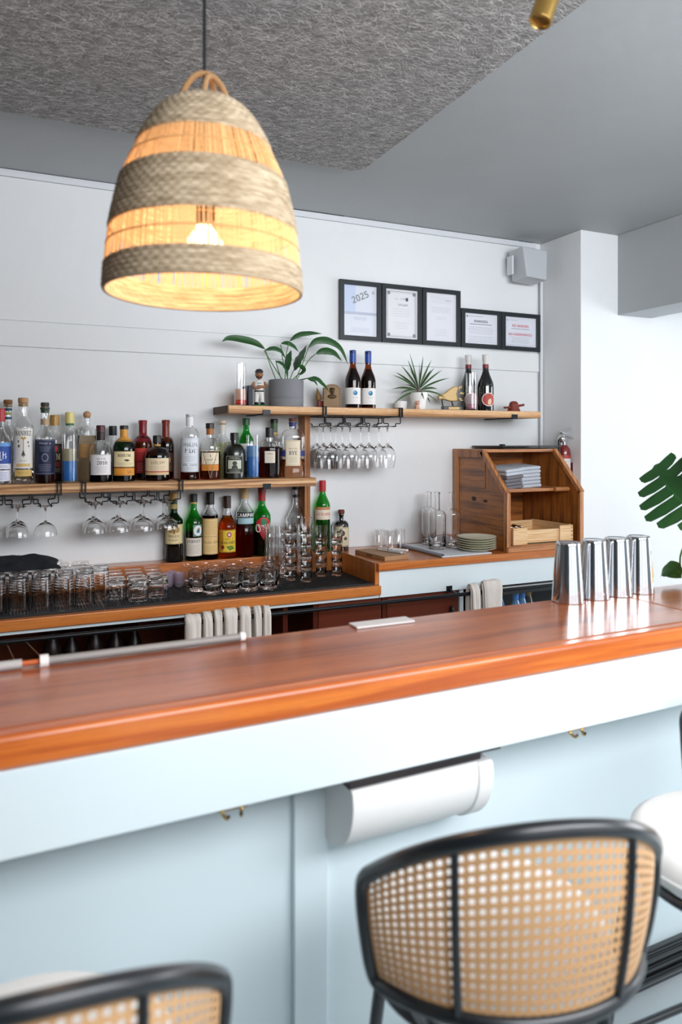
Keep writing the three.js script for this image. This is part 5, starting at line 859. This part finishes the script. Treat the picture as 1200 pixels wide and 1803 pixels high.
{
  const p = thing('bronze_plaque', 'small bronze arched plaque with a relief bust leaning on the shelf', 'plaque', [1.447, SU, 0.135], -0.25);
  const w = 0.043, pts = [[-w, 0], [w, 0], [w, 0.1]]; for (let i = 0; i <= 10; i++) { const a = i / 10 * PI; pts.push([Math.cos(a) * w * 0.86, 0.1 + Math.sin(a) * 0.018]); } pts.push([-w, 0.1]);
  const br = std('#57442f', 0.42, { metalness: 0.65, bumpMap: plasterBump, bumpScale: 0.003 });
  mesh('slab', extrude(pts, 0.016, 0.002), br, p);
  mesh('border', extrude(pts.map(([x, y]) => [x * 0.99, y * 0.99 + 0.0005]), 0.003, 0.0008, [pts.map(([x, y]) => [x * 0.86, y * 0.88 + 0.007]).reverse()]).translate(0, 0, 0.016), br, p);
  mesh('relief', [ball(0.014, 0, 0.083, 0.017, 0.9, 1.15, 0.5), ball(0.022, 0, 0.057, 0.015, 1.15, 0.55, 0.35), ball(0.0145, 0.001, 0.0945, 0.018, 1, 0.45, 0.6), ball(0.004, 0, 0.082, 0.025, 1, 1.3, 1)], br, p);
  const rows = []; for (let k = 0; k < 6; k++) rows.push(box(0.054 - (k % 2) * 0.012, 0.002, 0.0015, 0, 0.036 - k * 0.005, 0.018)); mesh('raised_lettering', rows, br, p).userData.kind = 'stuff';
  solo('dried_gourd', [lathe([[0, 0], [0.01, 0.002], [0.016, 0.012], [0.0145, 0.026], [0.008, 0.04], [0.004, 0.056], [0.0015, 0.066], [0, 0.067]], 24).rotateX(0).rotateZ(0.2).translate(1.398, SU + 0.036, 0.1)], std('#8a6a3c', 0.7), 'small brown dried gourd tip beside the bronze plaque', 'gourd').userData.label = 'small tan dried gourd perched on a red block beside the plaque';
  solo('red_block', span(1.388, 1.41, SU, SU + 0.037, 0.085, 0.115, 0.002), std('#8a3a2a', 0.6), 'small red block under the tan gourd', 'block');
}
{
  const d = thing('potted_dracaena', 'spiky dracaena in a small white pot on the upper shelf', 'plant', [1.945, SU, 0.128]);
  mesh('pot', lathe([[0, 0], [0.034, 0], [0.036, 0.003], [0.041, 0.058], [0.0455, 0.06], [0.0465, 0.09], [0.044, 0.091], [0.042, 0.08], [0, 0.078]], 44), M.white, d);
  mesh('soil', cyl(0.041, 0.041, 0.004, 28).translate(0, 0.08, 0), std('#33261c', 1), d);
  mesh('trunk', lathe([[0.011, 0.08], [0.01, 0.1], [0.0085, 0.118], [0, 0.12]], 16), std('#8a6f6a', 0.8), d);
  const lm = std(0xffffff, 0.5, { map: dataTex(64, 64, (u, v) => mix3(hex('#24401f'), hex('#5f8244'), Math.abs(v - 0.5) * 1.6), true), side: THREE.DoubleSide });
  seedState = 4242;
  for (let i = 0; i < 30; i++) {
    const a = i * 2.39996 + 0.3, up = lerp(1.35, -0.05, (i / 29) ** 0.9), len = rr(0.15, 0.215) * (i > 24 ? 0.8 : 1), dir = new V3(Math.sin(a) * Math.cos(up), Math.sin(up), Math.cos(a) * Math.cos(up) * 0.62), b = new V3(0, 0.112 + i * -0.0006, 0), P = [];
    for (let k = 0; k <= 4; k++) { const t = k / 4; P.push(b.clone().addScaledVector(dir, len * t).add(new V3(0, -0.055 * t * t * (1.2 - Math.sin(up)), 0)).toArray()); }
    if (P[4][2] < -0.1) for (const q of P) q[2] *= 0.6;
    mesh('leaf', leafBlade(P, 0.0055, 0.3, a, 10, 2), lm, d);
  }
  solo('animal_figurine', [ball(0.014, 1.905, SU + 0.015, 0.178, 0.85, 1.1, 0.8), ball(0.0105, 1.907, SU + 0.034, 0.182), ball(0.0045, 1.899, SU + 0.043, 0.18), ball(0.0045, 1.915, SU + 0.043, 0.18), rod([1.898, SU, 0.184], [1.899, SU + 0.014, 0.184], 0.005, 10), rod([1.912, SU, 0.184], [1.911, SU + 0.014, 0.184], 0.005, 10)], std('#cfa08a', 0.6), 'tiny pinkish animal figurine sitting in front of the white pot', 'figurine');
  solo('small_bowl', lathe([[0, 0], [0.026, 0], [0.03, 0.004], [0.033, 0.046], [0.0315, 0.046], [0.028, 0.006], [0, 0.005]], 36).translate(1.862, SU, 0.085), M.white, 'small plain white cup beside the dracaena pot near the wall', 'cup');
}
{
  const t = thing('fish_trophy', 'gold fish-shaped trophy with jagged tail on a black base', 'trophy', [2.125, SU, 0.135], -0.3); t.scale.setScalar(1.18);
  const gold = std('#bfa26c', 0.5, { metalness: 0.25 });
  mesh('base', box(0.085, 0.02, 0.05, 0.012, 0.01, 0, 0.002), M.black, t);
  mesh('name_plate', box(0.05, 0.012, 0.002, 0.016, 0.0105, 0.026, 0.0005), gold, t);
  const body = [[-0.05, 0.05], [-0.046, 0.072], [-0.03, 0.074], [0.0, 0.096], [0.022, 0.108], [0.038, 0.106], [0.036, 0.088], [0.032, 0.075], [0.036, 0.06], [0.036, 0.046], [0.02, 0.042], [-0.005, 0.044], [-0.03, 0.052]];
  const smooth = new THREE.CatmullRomCurve3(body.map(([x, y]) => new V3(x, y, 0)), true).getPoints(60).slice(0, -1).map((p) => [p.x, p.y]);
  mesh('body', extrude(smooth, 0.018, 0.004).translate(0, 0, -0.009), gold, t);
  for (const [x, y, a] of [[0.044, 0.1, 0.5], [0.05, 0.078, 0], [0.046, 0.054, -0.5]]) mesh('bolt', extrude([[0, 0.004], [0.012, 0.008], [0.01, 0.001], [0.022, 0.004], [0.008, -0.008], [0.009, -0.001], [-0.004, -0.004]], 0.008, 0.001).rotateZ(a).translate(x, y, -0.004), gold, t);
  mesh('stand', [rod([-0.028, 0.018, 0], [-0.034, 0.06, 0], 0.0035, 8), rod([0.02, 0.018, 0], [0.012, 0.046, 0], 0.0035, 8)], M.black, t);
}
{
  const m = std('#7c2f1c', 0.45, { bumpMap: plasterBump, bumpScale: 0.004 }), c = thing('carved_figurine', 'small red-brown carved figurine with two outstretched arms at the shelf end', 'figurine', [2.535, SU, 0.15], -0.3);
  mesh('body', lathe([[0, 0], [0.036, 0], [0.038, 0.006], [0.03, 0.022], [0.027, 0.036], [0.024, 0.05], [0.014, 0.058], [0, 0.06]], 12).scale(1, 1, 0.8), m, c);
  mesh('arm', rod([-0.02, 0.024, 0.01], [-0.066, 0.022, 0.03], 0.007, 8, 0.0055), m, c); mesh('arm', rod([0.018, 0.032, 0.006], [0.062, 0.04, -0.01], 0.0075, 8, 0.0065), m, c);
}
// ================================================================ things on the bar
{
  const prof = [[0.0465, 0], [0.0474, 0.002], [0.0452, 0.03], [0.036, 0.166], [0.0352, 0.174], [0.033, 0.178], [0.031, 0.176], [0, 0.1755]];
  const inner = [[0.0345, 0.164], [0.0455, 0.004], [0.0465, 0]];
  const g = lathe([[0, 0.172], ...inner.slice(0, 2), ...prof], 64);
  const spots = [[1.524, 1.702], [1.632, 1.694], [1.728, 1.691], [1.824, 1.688]];
  spots.forEach(([x, z], i) => { const s = solo('shaker_tin', g, M.steel, `upturned steel shaker tin on the bar, ${['nearest the pine cabinet', 'second from the pine cabinet', 'second from the glass vase', 'nearest the glass vase'][i]}`, 'shaker', 'upturned shaker tins'); s.position.set(x, 1.0702, z); });
}
{
  const r = thing('service_rail', 'pale grey rod with white end collars along the back edge of the bar', 'rod');
  const p = (x) => barPoint(x, 1.081, -0.376);
  mesh('rod', rod(p(0.09), p(0.52), 0.0085, 16), std('#8f8d8a', 0.4), r);
  mesh('collar', rod(p(0.075), p(0.092), 0.0135, 18), M.white, r);
  mesh('end_tip', rod(p(0.518), p(0.53), 0.0105, 16), M.white, r);
  mesh('inner_rod', rod(p(0.035), p(0.08), 0.0055, 12), std('#c4612a', 0.5), r);
  mesh('rod', rod(p(-0.5), p(0.04), 0.0095, 16), std('#b9b8b6', 0.4), r);
  mesh('hanging_wire', rod(p(0.085), [0.06, 0.84, 0.57], 0.0009, 6), M.steel, r); mesh('hanging_wire', rod(p(0.03), [0.0, 0.84, 0.57], 0.0009, 6), M.steel, r);
}
solo('paper_sheet', box(0.17, 0.006, 0.05, ...barPoint(0.905, 1.0735, -0.372), 0.002), std('#d3d0cf', 0.7), 'flat pale strip lying on the back edge of the bar', 'paper');
{
  // monstera cutting in a glass vase
  const v = thing('glass_vase', 'clear glass vase with amber water at the end of the bar', 'vase', barPoint(2.06, 1.0702, -0.31));
  mesh('glass', lathe([[0, 0.003], [0.045, 0], [0.05, 0.006], [0.052, 0.1], [0.048, 0.165], [0.051, 0.17], [0.049, 0.17], [0.046, 0.164], [0.049, 0.1], [0.047, 0.01], [0, 0.008]], 44), M.glass, v);
  mesh('water', lathe([[0, 0.01], [0.045, 0.011], [0.0475, 0.1], [0.0465, 0.12], [0, 0.12]], 36), liquid('#b98a3e', 0.09), v);
  const m = thing('monstera_cutting', 'dark green monstera leaves with split edges rising from the glass vase', 'plant', barPoint(2.06, 1.0702, -0.31));
  const lm = std(0xffffff, 0.35, { map: dataTex(128, 128, (u, w) => mix3(hex('#1c3d1e'), hex('#356b33'), fbm(u, w, 6, 6, 3, 83)), true), side: THREE.DoubleSide });
  // an outline with deep cuts, bent over its midrib
  function monstera(size) {
    const pts = [[0, 0]];
    const side = (s) => { const o = [], ys = [0, 0.17, 0.33, 0.49, 0.65, 0.81, 0.97], ws = [0.34, 0.5, 0.55, 0.5, 0.4, 0.26];
      for (let k = 0; k < 6; k++) { const a = ys[k], b = ys[k + 1], w = ws[k], t = 0.16 * w; o.push([s * w * 0.2, a + 0.012 + t * 0.2], [s * w * 0.6, a + 0.012 + t * 0.5], [s * w * 0.93, a + 0.03 + t], [s * w, (a + b) / 2 + t], [s * w * 0.96, b - 0.02 + t], [s * w * 0.62, b - 0.008 + t * 0.6], [s * w * 0.22, b - 0.004 + t * 0.2]); } return o; };
    pts.push(...side(1), [0, 1], ...side(-1).reverse());
    const g = extrude(pts.map(([x, y]) => [x * size, y * size]), 0.0012, 0), p = g.attributes.position;
    for (let i = 0; i < p.count; i++) { const x = p.getX(i) / size, y = p.getY(i) / size; p.setZ(i, p.getZ(i) - size * (0.5 * x * x + 0.22 * y * y) + size * 0.1 * Math.abs(x)); }
    g.computeVertexNormals();
    return metreUV(g, 1);
  }
  const leaf = (size, rx, ry, rz, x, y, z) => mesh('leaf', monstera(size).rotateX(rx).rotateY(ry).rotateZ(rz).translate(x, y, z), lm, m);
  const l1 = leaf(0.28, -0.95, -0.5, 0.85, 0.02, 0.225, 0.02);
  mesh('stalk', tube([[0.0, 0.02, 0], [0.015, 0.12, 0.005], [0.03, 0.19, 0.015], [0.02, 0.23, 0.02]], 0.004, 8), std('#4f7a3c', 0.5), l1);
  const l2 = leaf(0.22, -0.4, 0.3, -0.4, 0.06, 0.27, 0.0);
  mesh('stalk', tube([[0.005, 0.02, 0], [0.03, 0.14, 0.0], [0.06, 0.27, 0]], 0.004, 8), std('#4f7a3c', 0.5), l2);
  const l3 = mesh('leaf', leafBlade([[0.0, 0.02, -0.085], [-0.03, 0.045, -0.09], [-0.065, 0.05, -0.09], [-0.095, 0.03, -0.085]], 0.036, 0.2, 1.0, 16, 6), lm, m);
  mesh('stalk', tube([[0.005, 0.14, -0.01], [0.01, 0.17, -0.05], [0.0, 0.1, -0.085], [0, 0.02, -0.085]], 0.003, 8), std('#4f7a3c', 0.5), l3);
}
renderer.render(scene, camera);
